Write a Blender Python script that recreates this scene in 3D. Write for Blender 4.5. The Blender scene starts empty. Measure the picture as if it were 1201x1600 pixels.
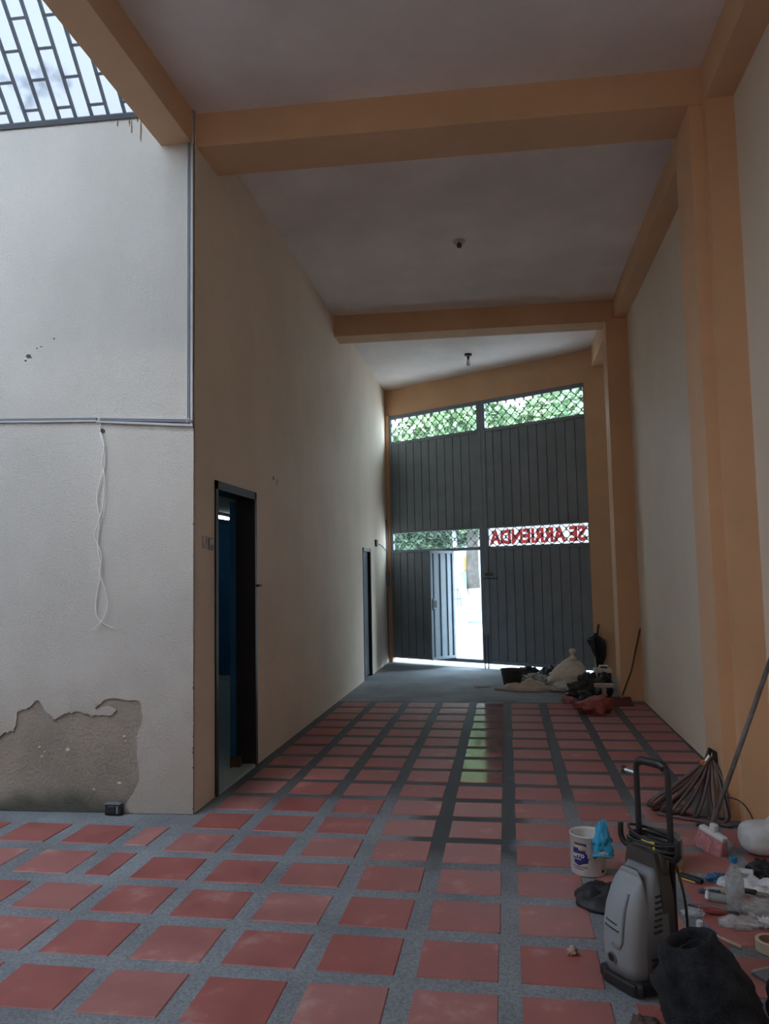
import bpy, bmesh, math, random
from mathutils import Vector, Matrix, noise

# ------------------------------------------------------------------ camera, sky, light, exposure
scene = bpy.context.scene
C = scene.collection
cam_d = bpy.data.cameras.new('camera')
cam = bpy.data.objects.new('camera', cam_d)
C.objects.link(cam)
scene.camera = cam
CAM_H = 1.47
PITCH, ROLL, YAW = 0.0799, -0.0189, -0.1566
fwd = Vector((math.sin(YAW) * math.cos(PITCH), math.cos(YAW) * math.cos(PITCH), math.sin(PITCH)))
rgt = Vector((math.cos(YAW), -math.sin(YAW), 0))
upv = rgt.cross(fwd)
r2 = math.cos(ROLL) * rgt + math.sin(ROLL) * upv
u2 = -math.sin(ROLL) * rgt + math.cos(ROLL) * upv
cam.matrix_world = Matrix((
    (r2.x, u2.x, -fwd.x, 0), (r2.y, u2.y, -fwd.y, 0), (r2.z, u2.z, -fwd.z, CAM_H), (0, 0, 0, 1)))
cam_d.sensor_fit = 'VERTICAL'
cam_d.sensor_height = 36.0
cam_d.lens = 1190.3 / 1600 * 36.0
cam_d.clip_start = 0.05
cam_d.clip_end = 300

world = bpy.data.worlds.new('overcast_sky')
scene.world = world
world.use_nodes = True
wn = world.node_tree
wn.nodes.clear()
w_out = wn.nodes.new('ShaderNodeOutputWorld')
w_bg = wn.nodes.new('ShaderNodeBackground')
w_bg.inputs['Color'].default_value = (0.66, 0.85, 1.0, 1)
w_bg.inputs['Strength'].default_value = 8.5
wn.links.new(w_bg.outputs[0], w_out.inputs[0])

sun_d = bpy.data.lights.new('sun', 'SUN')
sun_d.energy = 9.0
sun_d.angle = math.radians(8)
sun_d.color = (0.97, 0.98, 1.0)
sun = bpy.data.objects.new('sun', sun_d)
C.objects.link(sun)
sun.rotation_euler = Vector((0.18, 0.42, -0.9)).to_track_quat('-Z', 'Y').to_euler()

vs = scene.view_settings
vs.view_transform = 'Standard'
vs.look = 'None'
vs.gamma = 1.0
vs.use_curve_mapping = False
vs.exposure = 0.36
scene.cycles.max_bounces = 14
scene.cycles.diffuse_bounces = 9
scene.cycles.transparent_max_bounces = 16
scene.cycles.caustics_reflective = False
scene.cycles.caustics_refractive = False

# ------------------------------------------------------------------ materials
MATS = {}


def mat(name, col, rough=0.7, var=0.12, scale=6.0, bump=0.0, bscale=60.0, metal=0.0, spec=0.5,
        col2=None, rvar=0.0, alpha=None, trans=0.0, emit=None, emit_s=0.0, stretch=None):
    m = bpy.data.materials.new(name)
    m.use_nodes = True
    nt = m.node_tree
    b = nt.nodes['Principled BSDF']
    b.inputs['Roughness'].default_value = rough
    b.inputs['Metallic'].default_value = metal
    b.inputs['Specular IOR Level'].default_value = spec
    if trans:
        b.inputs['Transmission Weight'].default_value = trans
    if emit:
        b.inputs['Emission Color'].default_value = (*emit, 1)
        b.inputs['Emission Strength'].default_value = emit_s
    geo = nt.nodes.new('ShaderNodeNewGeometry')
    vec = geo.outputs['Position']
    if stretch:
        mp = nt.nodes.new('ShaderNodeMapping')
        mp.inputs['Scale'].default_value = stretch
        nt.links.new(vec, mp.inputs['Vector'])
        vec = mp.outputs['Vector']
    n = nt.nodes.new('ShaderNodeTexNoise')
    n.inputs['Scale'].default_value = scale
    n.inputs['Detail'].default_value = 5
    n.inputs['Roughness'].default_value = 0.6
    nt.links.new(vec, n.inputs['Vector'])
    r = nt.nodes.new('ShaderNodeValToRGB')
    c2 = col2 if col2 else tuple(min(1, c * (1 + var)) for c in col)
    c1 = col if col2 else tuple(c * (1 - var) for c in col)
    r.color_ramp.elements[0].position = 0.32
    r.color_ramp.elements[1].position = 0.68
    r.color_ramp.elements[0].color = (*c1, 1)
    r.color_ramp.elements[1].color = (*c2, 1)
    nt.links.new(n.outputs['Fac'], r.inputs['Fac'])
    nt.links.new(r.outputs['Color'], b.inputs['Base Color'])
    if rvar:
        mr = nt.nodes.new('ShaderNodeMapRange')
        mr.inputs['From Min'].default_value = 0.3
        mr.inputs['From Max'].default_value = 0.7
        mr.inputs['To Min'].default_value = rough - rvar
        mr.inputs['To Max'].default_value = rough + rvar
        nt.links.new(n.outputs['Fac'], mr.inputs['Value'])
        nt.links.new(mr.outputs[0], b.inputs['Roughness'])
    if bump:
        n2 = nt.nodes.new('ShaderNodeTexNoise')
        n2.inputs['Scale'].default_value = bscale
        n2.inputs['Detail'].default_value = 4
        nt.links.new(vec, n2.inputs['Vector'])
        bp = nt.nodes.new('ShaderNodeBump')
        bp.inputs['Strength'].default_value = bump
        bp.inputs['Distance'].default_value = 0.01
        nt.links.new(n2.outputs['Fac'], bp.inputs['Height'])
        nt.links.new(bp.outputs[0], b.inputs['Normal'])
    if alpha is not None:
        b.inputs['Alpha'].default_value = alpha
    MATS[name] = m
    return m


def nn(m, kind, **kw):
    x = m.node_tree.nodes.new(kind)
    for k, v in kw.items():
        setattr(x, k, v)
    return x


def smoothstep_node(nt, val_out, a, b):
    mr = nt.nodes.new('ShaderNodeMapRange')
    mr.interpolation_type = 'SMOOTHSTEP'
    mr.inputs['From Min'].default_value = a
    mr.inputs['From Max'].default_value = b
    nt.links.new(val_out, mr.inputs['Value'])
    return mr.outputs[0]


def math_node(nt, op, a, b):
    x = nt.nodes.new('ShaderNodeMath')
    x.operation = op
    for i, v in enumerate((a, b)):
        if hasattr(v, 'links'):
            nt.links.new(v, x.inputs[i])
        else:
            x.inputs[i].default_value = v
    return x.outputs[0]


mat('cream_wall', (0.74, 0.63, 0.50), 0.85, 0.06, 1.2, 0.25, 45)
mat('beige_wall', (0.74, 0.67, 0.56), 0.8, 0.05, 1.0, 0.12, 40)
mat('terracotta_bounce', (0.66, 0.38, 0.22), 0.85, 0.08, 1.2, 0.2, 40)  # colour made up to bounce warm light off the unseen back wall
mat('orange_paint', (0.66, 0.42, 0.25), 0.75, 0.07, 1.5, 0.10, 40)
mat('ceiling_paint', (0.78, 0.72, 0.69), 0.9, 0.13, 0.9, 0.12, 30)
m = mat('patio_plaster', (0.56, 0.545, 0.51), 0.88, 0.07, 1.3, 0.75, 150, stretch=(1, 1, 0.6))
nt = m.node_tree
b = nt.nodes['Principled BSDF']
geo = nt.nodes.new('ShaderNodeNewGeometry')
sep = nt.nodes.new('ShaderNodeSeparateXYZ')
nt.links.new(geo.outputs['Position'], sep.inputs[0])
nz = nt.nodes.new('ShaderNodeTexNoise')
nz.inputs['Scale'].default_value = 2.6
nz.inputs['Detail'].default_value = 7
nt.links.new(geo.outputs['Position'], nz.inputs['Vector'])
zz = math_node(nt, 'ADD', sep.outputs[2], math_node(nt, 'MULTIPLY', nz.outputs['Fac'], -1.6))
grime = smoothstep_node(nt, zz, 0.35, -0.75)
mm = nt.nodes.new('ShaderNodeMixRGB')
src = b.inputs['Base Color'].links[0].from_socket
nt.links.new(math_node(nt, 'MULTIPLY', grime, 0.75), mm.inputs[0])
nt.links.new(src, mm.inputs[1])
mm.inputs[2].default_value = (0.40, 0.37, 0.32, 1)
nt.links.new(mm.outputs[0], b.inputs['Base Color'])
mat('patio_wall_side', (0.60, 0.57, 0.50), 0.9, 0.08, 1.3, 0.3, 40)
mat('gate_metal', (0.205, 0.25, 0.29), 0.45, 0.10, 3.0, 0.05, 30, spec=0.5)
mat('gate_metal_dark', (0.05, 0.06, 0.065), 0.5, 0.1)
mat('black_metal', (0.018, 0.018, 0.02), 0.45, 0.2)
mat('black_plastic', (0.016, 0.017, 0.02), 0.42, 0.2)
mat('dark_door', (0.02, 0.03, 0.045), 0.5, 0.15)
mat('blue_wall', (0.012, 0.11, 0.24), 0.7, 0.08)
mat('room_floor', (0.42, 0.48, 0.46), 0.35, 0.06)
mat('room_ceiling', (0.45, 0.52, 0.53), 0.8, 0.05)
mat('white_paint', (0.72, 0.72, 0.70), 0.6, 0.05)
mat('trunking_grey', (0.17, 0.19, 0.23), 0.5, 0.06)
mat('trunking_light', (0.48, 0.49, 0.51), 0.5, 0.05)
mat('white_cable', (0.85, 0.85, 0.84), 0.5, 0.04)
mat('steel', (0.35, 0.36, 0.37), 0.35, 0.1, metal=0.8)
mat('porcelain', (0.55, 0.54, 0.52), 0.25, 0.05)
mat('dark_brown', (0.05, 0.035, 0.028), 0.6, 0.1)
mat('roof_grille', (0.13, 0.15, 0.18), 0.6, 0.1)
mat('street', (0.52, 0.52, 0.52), 0.9, 0.08, 0.8)
mat('bark', (0.085, 0.078, 0.070), 0.9, 0.25, 8, 0.8, 30)
mat('trunk_white', (0.34, 0.36, 0.38), 0.8, 0.12, 6, 0.5, 30)
mat('leaf', (0.075, 0.15, 0.075), 0.5, 0.1, 0.9, col2=(0.22, 0.33, 0.15))
mat('leaf_dark', (0.045, 0.10, 0.065), 0.5, 0.1, 0.9, col2=(0.13, 0.22, 0.11))
mat('house_white', (0.26, 0.28, 0.30), 0.9, 0.06)
mat('house_orange', (0.40, 0.12, 0.03), 0.7, 0.05)
mat('turquoise', (0.12, 0.26, 0.26), 0.7, 0.05)
mat('pail_white', (0.66, 0.67, 0.67), 0.35, 0.06, 8)
mat('pail_navy', (0.02, 0.025, 0.16), 0.4, 0.05)
mat('pail_yellow', (0.55, 0.52, 0.22), 0.4, 0.05)
mat('pail_inside', (0.28, 0.32, 0.33), 0.4, 0.2, 15)
mat('can_label', (0.42, 0.36, 0.30), 0.45, 0.1, 10)
mat('can_orange', (0.55, 0.24, 0.06), 0.45, 0.1)
mat('can_lid', (0.16, 0.14, 0.13), 0.35, 0.15, metal=0.4)
mat('can_red', (0.30, 0.09, 0.06), 0.45, 0.1)
mat('blue_bag', (0.03, 0.34, 0.58), 0.35, 0.15, 12)
mat('black_bag', (0.012, 0.013, 0.016), 0.28, 0.3, 12, 0.5, 35)
mat('black_bag_dull', (0.020, 0.021, 0.026), 0.55, 0.3, 12, 0.5, 35)
mat('black_cloth', (0.018, 0.021, 0.028), 0.92, 0.6, 14, 0.9, 240, spec=0.2)
mat('washer_grey', (0.25, 0.28, 0.31), 0.5, 0.03, 5, 0.05, 200)
mat('washer_mid', (0.17, 0.18, 0.205), 0.5, 0.05)
mat('washer_side', (0.055, 0.048, 0.046), 0.55, 0.08)
mat('groove_dark', (0.06, 0.07, 0.085), 0.5, 0.05)
mat('cord_black', (0.02, 0.021, 0.024), 0.5, 0.1)
mat('yellow_tag', (0.65, 0.55, 0.06), 0.5, 0.1)
mat('hose_brown', (0.115, 0.075, 0.075), 0.42, 0.15, 8)
mat('orange_ring', (0.70, 0.20, 0.03), 0.45, 0.05)
mat('pole_grey', (0.13, 0.12, 0.12), 0.5, 0.3, 20)
mat('wood_stick', (0.10, 0.055, 0.035), 0.6, 0.2, 20)
mat('bristle_pink', (0.56, 0.27, 0.29), 0.8, 0.2, 40, 0.6, 150)
mat('white_plastic', (0.62, 0.64, 0.66), 0.4, 0.04)
mat('cap_blue', (0.01, 0.17, 0.34), 0.4, 0.05)
mat('yellow', (0.70, 0.50, 0.10), 0.5, 0.05)
mat('rag_blue', (0.04, 0.15, 0.30), 0.7, 0.3, 30)
mat('navy', (0.03, 0.06, 0.14), 0.6, 0.2, 30)
mat('paper_white', (0.62, 0.64, 0.68), 0.75, 0.08, 20)
mat('paper_grey', (0.30, 0.31, 0.30), 0.75, 0.1, 20)
mat('red_tool', (0.26, 0.05, 0.05), 0.5, 0.1)
mat('red_bag', (0.29, 0.062, 0.055), 0.38, 0.2, 14, 0.3, 40)
mat('red_dark', (0.10, 0.018, 0.018), 0.5, 0.1)
mat('tape_cream', (0.58, 0.50, 0.38), 0.5, 0.05)
mat('tape_core', (0.35, 0.22, 0.16), 0.7, 0.05)
mat('violet', (0.12, 0.13, 0.34), 0.5, 0.05)
mat('wood_light', (0.48, 0.38, 0.30), 0.6, 0.1, 20)
mat('sack_beige', (0.50, 0.46, 0.40), 0.75, 0.08, 14, 0.3, 120)
mat('sack_pale', (0.66, 0.64, 0.60), 0.7, 0.08, 14, 0.3, 90)
mat('sack_white', (0.60, 0.61, 0.62), 0.6, 0.08, 14, 0.3, 60)
mat('pink_rag', (0.42, 0.20, 0.19), 0.8, 0.2, 30, 0.4, 60)
mat('frayed_brown', (0.11, 0.07, 0.068), 0.9, 0.3, 40, 0.8, 90)
mat('umbrella_black', (0.015, 0.015, 0.022), 0.5, 0.3, 14)
mat('bucket_grey', (0.045, 0.045, 0.048), 0.5, 0.1)
mat('cream_plastic', (0.36, 0.33, 0.28), 0.5, 0.05)
mat('leaf_paper', (0.50, 0.36, 0.30), 0.8, 0.2, 40)
mat('chip_brown', (0.20, 0.12, 0.08), 0.9, 0.1)
mat('flake', (0.62, 0.60, 0.56), 0.9, 0.05)
mat('room_tube', (0.8, 0.9, 0.9), 0.5, 0.0, emit=(0.8, 0.95, 1.0), emit_s=12.0)


def clear_mat(name, tint, opac, rough=0.15):
    m = bpy.data.materials.new(name)
    m.use_nodes = True
    nt = m.node_tree
    b = nt.nodes['Principled BSDF']
    b.inputs['Base Color'].default_value = (*tint, 1)
    b.inputs['Roughness'].default_value = rough
    geo = nt.nodes.new('ShaderNodeNewGeometry')
    n = nt.nodes.new('ShaderNodeTexNoise')
    n.inputs['Scale'].default_value = 30
    nt.links.new(geo.outputs['Position'], n.inputs['Vector'])
    mr = nt.nodes.new('ShaderNodeMapRange')
    mr.inputs['To Min'].default_value = max(0, opac - 0.25)
    mr.inputs['To Max'].default_value = min(1, opac + 0.25)
    nt.links.new(n.outputs['Fac'], mr.inputs['Value'])
    tr = nt.nodes.new('ShaderNodeBsdfTransparent')
    mix = nt.nodes.new('ShaderNodeMixShader')
    nt.links.new(mr.outputs[0], mix.inputs[0])
    nt.links.new(tr.outputs[0], mix.inputs[1])
    nt.links.new(b.outputs[0], mix.inputs[2])
    nt.links.new(mix.outputs[0], nt.nodes['Material Output'].inputs[0])
    MATS[name] = m


clear_mat('clear_bag', (0.62, 0.68, 0.71), 0.38)
clear_mat('bottle_clear', (0.45, 0.52, 0.52), 0.42, 0.08)
clear_mat('milky_plastic', (0.62, 0.66, 0.70), 0.92, 0.35)
clear_mat('bulb_glass', (0.5, 0.5, 0.5), 0.5, 0.05)



def cloth_translucent(name, col, f):
    m = bpy.data.materials.new(name)
    m.use_nodes = True
    nt = m.node_tree
    nt.nodes.clear()
    o_ = nt.nodes.new('ShaderNodeOutputMaterial')
    a = nt.nodes.new('ShaderNodeBsdfDiffuse')
    t = nt.nodes.new('ShaderNodeBsdfTranslucent')
    x = nt.nodes.new('ShaderNodeMixShader')
    x.inputs[0].default_value = f
    a.inputs[0].default_value = (*col, 1)
    t.inputs[0].default_value = (*col, 1)
    nt.links.new(a.outputs[0], x.inputs[1])
    nt.links.new(t.outputs[0], x.inputs[2])
    nt.links.new(x.outputs[0], o_.inputs[0])
    MATS[name] = m


cloth_translucent('banner_white', (0.72, 0.74, 0.76), 0.30)
cloth_translucent('banner_red', (0.70, 0.10, 0.09), 0.30)

# translucent roof sheet
m = bpy.data.materials.new('roof_sheet')
m.use_nodes = True
nt = m.node_tree
nt.nodes.clear()
o_ = nt.nodes.new('ShaderNodeOutputMaterial')
tl = nt.nodes.new('ShaderNodeBsdfTranslucent')
df = nt.nodes.new('ShaderNodeBsdfDiffuse')
mx = nt.nodes.new('ShaderNodeMixShader')
mx.inputs[0].default_value = 0.12
geo = nt.nodes.new('ShaderNodeNewGeometry')
n1 = nt.nodes.new('ShaderNodeTexNoise')
n1.inputs['Scale'].default_value = 3.5
n1.inputs['Detail'].default_value = 6
cr = nt.nodes.new('ShaderNodeValToRGB')
cr.color_ramp.elements[0].position = 0.30
cr.color_ramp.elements[0].color = (0.22, 0.225, 0.24, 1)
cr.color_ramp.elements[1].position = 0.40
cr.color_ramp.elements[1].color = (0.355, 0.350, 0.365, 1)
nt.links.new(geo.outputs['Position'], n1.inputs['Vector'])
nt.links.new(n1.outputs['Fac'], cr.inputs['Fac'])
nt.links.new(cr.outputs[0], tl.inputs[0])
nt.links.new(cr.outputs[0], df.inputs[0])
nt.links.new(tl.outputs[0], mx.inputs[1])
nt.links.new(df.outputs[0], mx.inputs[2])
nt.links.new(mx.outputs[0], o_.inputs[0])
MATS['roof_sheet'] = m


# concrete joints: speckled aggregate, with a wet zone down the passage
m = bpy.data.materials.new('concrete_floor')
m.use_nodes = True
nt = m.node_tree
b = nt.nodes['Principled BSDF']
geo = nt.nodes.new('ShaderNodeNewGeometry')
sep = nt.nodes.new('ShaderNodeSeparateXYZ')
nt.links.new(geo.outputs['Position'], sep.inputs[0])
nz = nt.nodes.new('ShaderNodeTexNoise')
nz.inputs['Scale'].default_value = 2.2
nz.inputs['Detail'].default_value = 4
nt.links.new(geo.outputs['Position'], nz.inputs['Vector'])
fine = nt.nodes.new('ShaderNodeTexNoise')
fine.inputs['Scale'].default_value = 90
fine.inputs['Detail'].default_value = 6
fine.inputs['Roughness'].default_value = 0.75
nt.links.new(geo.outputs['Position'], fine.inputs['Vector'])
cr = nt.nodes.new('ShaderNodeValToRGB')
for e, (p_, c_) in zip(cr.color_ramp.elements, ((0.34, (0.13, 0.145, 0.165)), (0.66, (0.30, 0.325, 0.35)))):
    e.position = p_
    e.color = (*c_, 1)
e = cr.color_ramp.elements.new(0.74)
e.color = (0.52, 0.54, 0.55, 1)
nt.links.new(fine.outputs['Fac'], cr.inputs['Fac'])
big = nt.nodes.new('ShaderNodeValToRGB')
big.color_ramp.elements[0].position = 0.3
big.color_ramp.elements[0].color = (0.78, 0.78, 0.80, 1)
big.color_ramp.elements[1].position = 0.7
big.color_ramp.elements[1].color = (1.2, 1.2, 1.2, 1)
nt.links.new(nz.outputs['Fac'], big.inputs['Fac'])
mul = nt.nodes.new('ShaderNodeMixRGB')
mul.blend_type = 'MULTIPLY'
mul.inputs[0].default_value = 1
nt.links.new(cr.outputs[0], mul.inputs[1])
nt.links.new(big.outputs[0], mul.inputs[2])
off = math_node(nt, 'MULTIPLY_ADD', nz.outputs['Fac'], 1.6)
nt.nodes[-1].inputs[2].default_value = -0.8
xw = math_node(nt, 'ADD', sep.outputs[0], math_node(nt, 'MULTIPLY', off, 0.25))
yw = math_node(nt, 'ADD', sep.outputs[1], off)
in1 = math_node(nt, 'MULTIPLY', smoothstep_node(nt, xw, -0.62, -0.5), smoothstep_node(nt, xw, 0.12, 0.0))
in1 = math_node(nt, 'MULTIPLY', in1, smoothstep_node(nt, yw, 3.7, 4.3))
in2 = math_node(nt, 'MULTIPLY', smoothstep_node(nt, yw, 4.7, 5.5), smoothstep_node(nt, sep.outputs[1], 8.86, 8.74))
wet = math_node(nt, 'MAXIMUM', in1, math_node(nt, 'MULTIPLY', in2, 0.85))
wet = math_node(nt, 'MULTIPLY', wet, smoothstep_node(nt, sep.outputs[1], 9.0, 8.8))
dark = nt.nodes.new('ShaderNodeMixRGB')
dark.blend_type = 'MULTIPLY'
dark.inputs[2].default_value = (0.17, 0.17, 0.18, 1)
nt.links.new(wet, dark.inputs[0])
nt.links.new(mul.outputs[0], dark.inputs[1])
nt.links.new(dark.outputs[0], b.inputs['Base Color'])
rr = nt.nodes.new('ShaderNodeMapRange')
rr.inputs['To Min'].default_value = 0.8
rr.inputs['To Max'].default_value = 0.6
nt.links.new(wet, rr.inputs['Value'])
nt.links.new(rr.outputs[0], b.inputs['Roughness'])
bp = nt.nodes.new('ShaderNodeBump')
bp.inputs['Strength'].default_value = 0.35
bp.inputs['Distance'].default_value = 0.006
nt.links.new(fine.outputs['Fac'], bp.inputs['Height'])
nt.links.new(bp.outputs[0], b.inputs['Normal'])
MATS['concrete_floor'] = m


def tile_mat(name, rough, rlow, gain):
    m = bpy.data.materials.new(name)
    m.use_nodes = True
    nt = m.node_tree
    b = nt.nodes['Principled BSDF']
    geo = nt.nodes.new('ShaderNodeNewGeometry')
    oi = nt.nodes.new('ShaderNodeObjectInfo')
    n = nt.nodes.new('ShaderNodeTexNoise')
    n.inputs['Scale'].default_value = 5.0
    n.inputs['Detail'].default_value = 7
    n.inputs['Roughness'].default_value = 0.62
    nt.links.new(geo.outputs['Position'], n.inputs['Vector'])
    cr = nt.nodes.new('ShaderNodeValToRGB')
    els = cr.color_ramp.elements
    els[0].position = 0.30
    els[0].color = (0.300 * gain, 0.088 * gain, 0.080 * gain, 1)
    els[1].position = 0.58
    els[1].color = (0.390 * gain, 0.130 * gain, 0.118 * gain, 1)
    e = els.new(0.70)
    e.color = (0.46 * gain, 0.24 * gain, 0.22 * gain, 1)
    nt.links.new(n.outputs['Fac'], cr.inputs['Fac'])
    hs = nt.nodes.new('ShaderNodeHueSaturation')
    mr = nt.nodes.new('ShaderNodeMapRange')
    mr.inputs['To Min'].default_value = 0.92
    mr.inputs['To Max'].default_value = 1.05
    nt.links.new(oi.outputs['Random'], mr.inputs['Value'])
    nt.links.new(mr.outputs[0], hs.inputs['Value'])
    mr2 = nt.nodes.new('ShaderNodeMapRange')
    mr2.inputs['To Min'].default_value = 1.08
    mr2.inputs['To Max'].default_value = 0.86
    nt.links.new(oi.outputs['Random'], mr2.inputs['Value'])
    nt.links.new(mr2.outputs[0], hs.inputs['Saturation'])
    nt.links.new(cr.outputs[0], hs.inputs['Color'])
    nt.links.new(hs.outputs[0], b.inputs['Base Color'])
    ro = nt.nodes.new('ShaderNodeMapRange')
    ro.inputs['From Min'].default_value = 0.35
    ro.inputs['From Max'].default_value = 0.65
    ro.inputs['To Min'].default_value = rlow
    ro.inputs['To Max'].default_value = rough
    nt.links.new(n.outputs['Fac'], ro.inputs['Value'])
    nt.links.new(ro.outputs[0], b.inputs['Roughness'])
    MATS[name] = m


tile_mat('red_tile', 0.62, 0.42, 1.0)
tile_mat('wet_tile', 0.16, 0.07, 0.75)

# peeled masonry under the flaked paint, with damp darkening near the ground
m = mat('bare_masonry', (0.30, 0.27, 0.23), 0.95, 0.14, 3.0, 0.8, 50)
nt = m.node_tree
b = nt.nodes['Principled BSDF']
geo = nt.nodes.new('ShaderNodeNewGeometry')
sep = nt.nodes.new('ShaderNodeSeparateXYZ')
nt.links.new(geo.outputs['Position'], sep.inputs[0])
nz = nt.nodes.new('ShaderNodeTexNoise')
nz.inputs['Scale'].default_value = 4
nt.links.new(geo.outputs['Position'], nz.inputs['Vector'])
zz = math_node(nt, 'ADD', sep.outputs[2], math_node(nt, 'MULTIPLY', nz.outputs['Fac'], -0.25))
moss = smoothstep_node(nt, zz, 0.06, -0.12)
mm = nt.nodes.new('ShaderNodeMixRGB')
src = b.inputs['Base Color'].links[0].from_socket
nt.links.new(moss, mm.inputs[0])
nt.links.new(src, mm.inputs[1])
mm.inputs[2].default_value = (0.09, 0.092, 0.075, 1)
nt.links.new(mm.outputs[0], b.inputs['Base Color'])


# ------------------------------------------------------------------ geometry helpers
class MB:
    def __init__(self):
        self.v = []
        self.f = []

    def add(self, vs_, fs_):
        n = len(self.v)
        self.v += [tuple(x) for x in vs_]
        self.f += [tuple(i + n for i in f) for f in fs_]
        return self

    def box(self, x0, x1, y0, y1, z0, z1):
        vs_ = [(x, y, z) for z in (z0, z1) for y in (y0, y1) for x in (x0, x1)]
        return self.add(vs_, [(0, 2, 3, 1), (4, 5, 7, 6), (0, 1, 5, 4), (2, 6, 7, 3), (0, 4, 6, 2), (1, 3, 7, 5)])

    def prism(self, poly, z0, z1):
        """poly: list of (x, y), extruded in z"""
        n = len(poly)
        vs_ = [(x, y, z0) for x, y in poly] + [(x, y, z1) for x, y in poly]
        fs_ = [tuple(range(n))[::-1], tuple(range(n, 2 * n))]
        fs_ += [(i, (i + 1) % n, n + (i + 1) % n, n + i) for i in range(n)]
        return self.add(vs_, fs_)

    def tube(self, pts, r, seg=8, cap=True, closed=False):
        pts = [Vector(p) for p in pts]
        n = len(pts)
        rs = r if isinstance(r, (list, tuple)) else [r] * n
        vs_, fs_ = [], []
        up = Vector((0, 0, 1))
        prev = None
        for i, p in enumerate(pts):
            if closed:
                t = (pts[(i + 1) % n] - pts[i - 1])
            else:
                t = pts[min(i + 1, n - 1)] - pts[max(i - 1, 0)]
            t.normalize()
            if prev is None:
                a = up if abs(t.z) < 0.9 else Vector((1, 0, 0))
                u = t.cross(a).normalized()
            else:
                u = (prev - t * prev.dot(t))
                if u.length < 1e-6:
                    u = t.cross(up)
                u.normalize()
            prev = u
            w = t.cross(u)
            for k in range(seg):
                a = 2 * math.pi * k / seg
                vs_.append(p + (u * math.cos(a) + w * math.sin(a)) * rs[i])
        rng = n if closed else n - 1
        for i in range(rng):
            j = (i + 1) % n
            for k in range(seg):
                fs_.append((i * seg + k, i * seg + (k + 1) % seg, j * seg + (k + 1) % seg, j * seg + k))
        if cap and not closed:
            fs_.append(tuple(range(seg))[::-1])
            fs_.append(tuple(range((n - 1) * seg, n * seg)))
        return self.add(vs_, fs_)

    def lathe(self, prof, seg=28, c=(0, 0, 0), sx=1.0, sy=1.0):
        """prof: list of (r, z); r = 0 closes"""
        vs_, fs_ = [], []
        for r, z in prof:
            for k in range(seg):
                a = 2 * math.pi * k / seg
                vs_.append((c[0] + sx * max(r, 1e-4) * math.cos(a), c[1] + sy * max(r, 1e-4) * math.sin(a), c[2] + z))
        for i in range(len(prof) - 1):
            for k in range(seg):
                fs_.append((i * seg + k, i * seg + (k + 1) % seg, (i + 1) * seg + (k + 1) % seg, (i + 1) * seg + k))
        return self.add(vs_, fs_)

    def xf(self, mtx):
        self.v = [tuple(mtx @ Vector(p)) for p in self.v]
        return self

    def mesh(self, name):
        me = bpy.data.meshes.new(name)
        me.from_pydata(self.v, [], self.f)
        me.update()
        return me


def rbox(x0, x1, y0, y1, z0, z1, bev=0.01, seg=2):
    bm = bmesh.new()
    bmesh.ops.create_cube(bm, size=1)
    for v in bm.verts:
        v.co = Vector(((x0 + x1) / 2 + v.co.x * (x1 - x0), (y0 + y1) / 2 + v.co.y * (y1 - y0), (z0 + z1) / 2 + v.co.z * (z1 - z0)))
    bmesh.ops.bevel(bm, geom=list(bm.edges), offset=bev, segments=seg, affect='EDGES', profile=0.5)
    return bm


def blob(size, seed=0, amp=0.3, freq=2.0, flat=True, sub=4, ridged=True, pull=None):
    """crumpled soft lump sitting on z = 0"""
    bm = bmesh.new()
    bmesh.ops.create_icosphere(bm, subdivisions=sub, radius=1.0)
    off = Vector((seed * 3.7, seed * 1.3, seed * 7.1))
    for v in bm.verts:
        p = v.co.copy()
        d = 0.0
        a, f = 1.0, freq
        for _ in range(4):
            q = noise.noise(p * f + off)
            d += a * ((abs(q) * 2 - 0.6) if ridged else q)
            a *= 0.5
            f *= 2.1
        s = 1 + amp * d
        v.co = Vector((p.x * size[0] * s, p.y * size[1] * s, p.z * size[2] * s))
        if pull:
            v.co = pull(v.co)
        if flat:
            v.co.z = v.co.z + size[2] * 0.6 if v.co.z > -size[2] * 0.6 else 0.0
    if flat:
        mz = min(v.co.z for v in bm.verts)
        for v in bm.verts:
            v.co.z -= mz
    return bm


def sheet(w, d, seed, amp=0.02, n=18, thick=0.004, outline=0.0):
    """rumpled flat cloth or bag lying on z = 0 with thickness"""
    mb = MB()
    off = Vector((seed * 5.1, seed * 2.3, 0))
    top, bot = [], []
    for j in range(n + 1):
        for i in range(n + 1):
            u, v = i / n * 2 - 1, j / n * 2 - 1
            k = 1 + outline * noise.noise(Vector((u * 1.5, v * 1.5, seed)))
            # round the square towards an ellipse
            x = u * math.sqrt(1 - v * v / 2) * w * k
            y = v * math.sqrt(1 - u * u / 2) * d * k
            e = 1 - max(abs(u), abs(v)) ** 4
            h = amp * e * (0.55 + abs(noise.noise(Vector((u * 2.2, v * 2.2, 0)) + off)) * 1.6 + 0.5 * abs(noise.noise(Vector((u * 6, v * 6, 3)) + off)))
            top.append((x, y, h + thick))
            bot.append((x, y, 0.0))
    m_ = n + 1
    fs_ = []
    for j in range(n):
        for i in range(n):
            a = j * m_ + i
            fs_.append((a, a + 1, a + m_ + 1, a + m_))
            q = a + m_ * m_
            fs_.append((q, q + m_, q + m_ + 1, q + 1))
    rim = [i for i in range(n)] + [n + j * m_ for j in range(n)] + [n * m_ + n - i for i in range(n)] + [(n - j) * m_ for j in range(n)]
    for k in range(len(rim)):
        a, b_ = rim[k], rim[(k + 1) % len(rim)]
        fs_.append((b_, a, a + m_ * m_, b_ + m_ * m_))
    mb.add(top + bot, fs_)
    return mb


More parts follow.
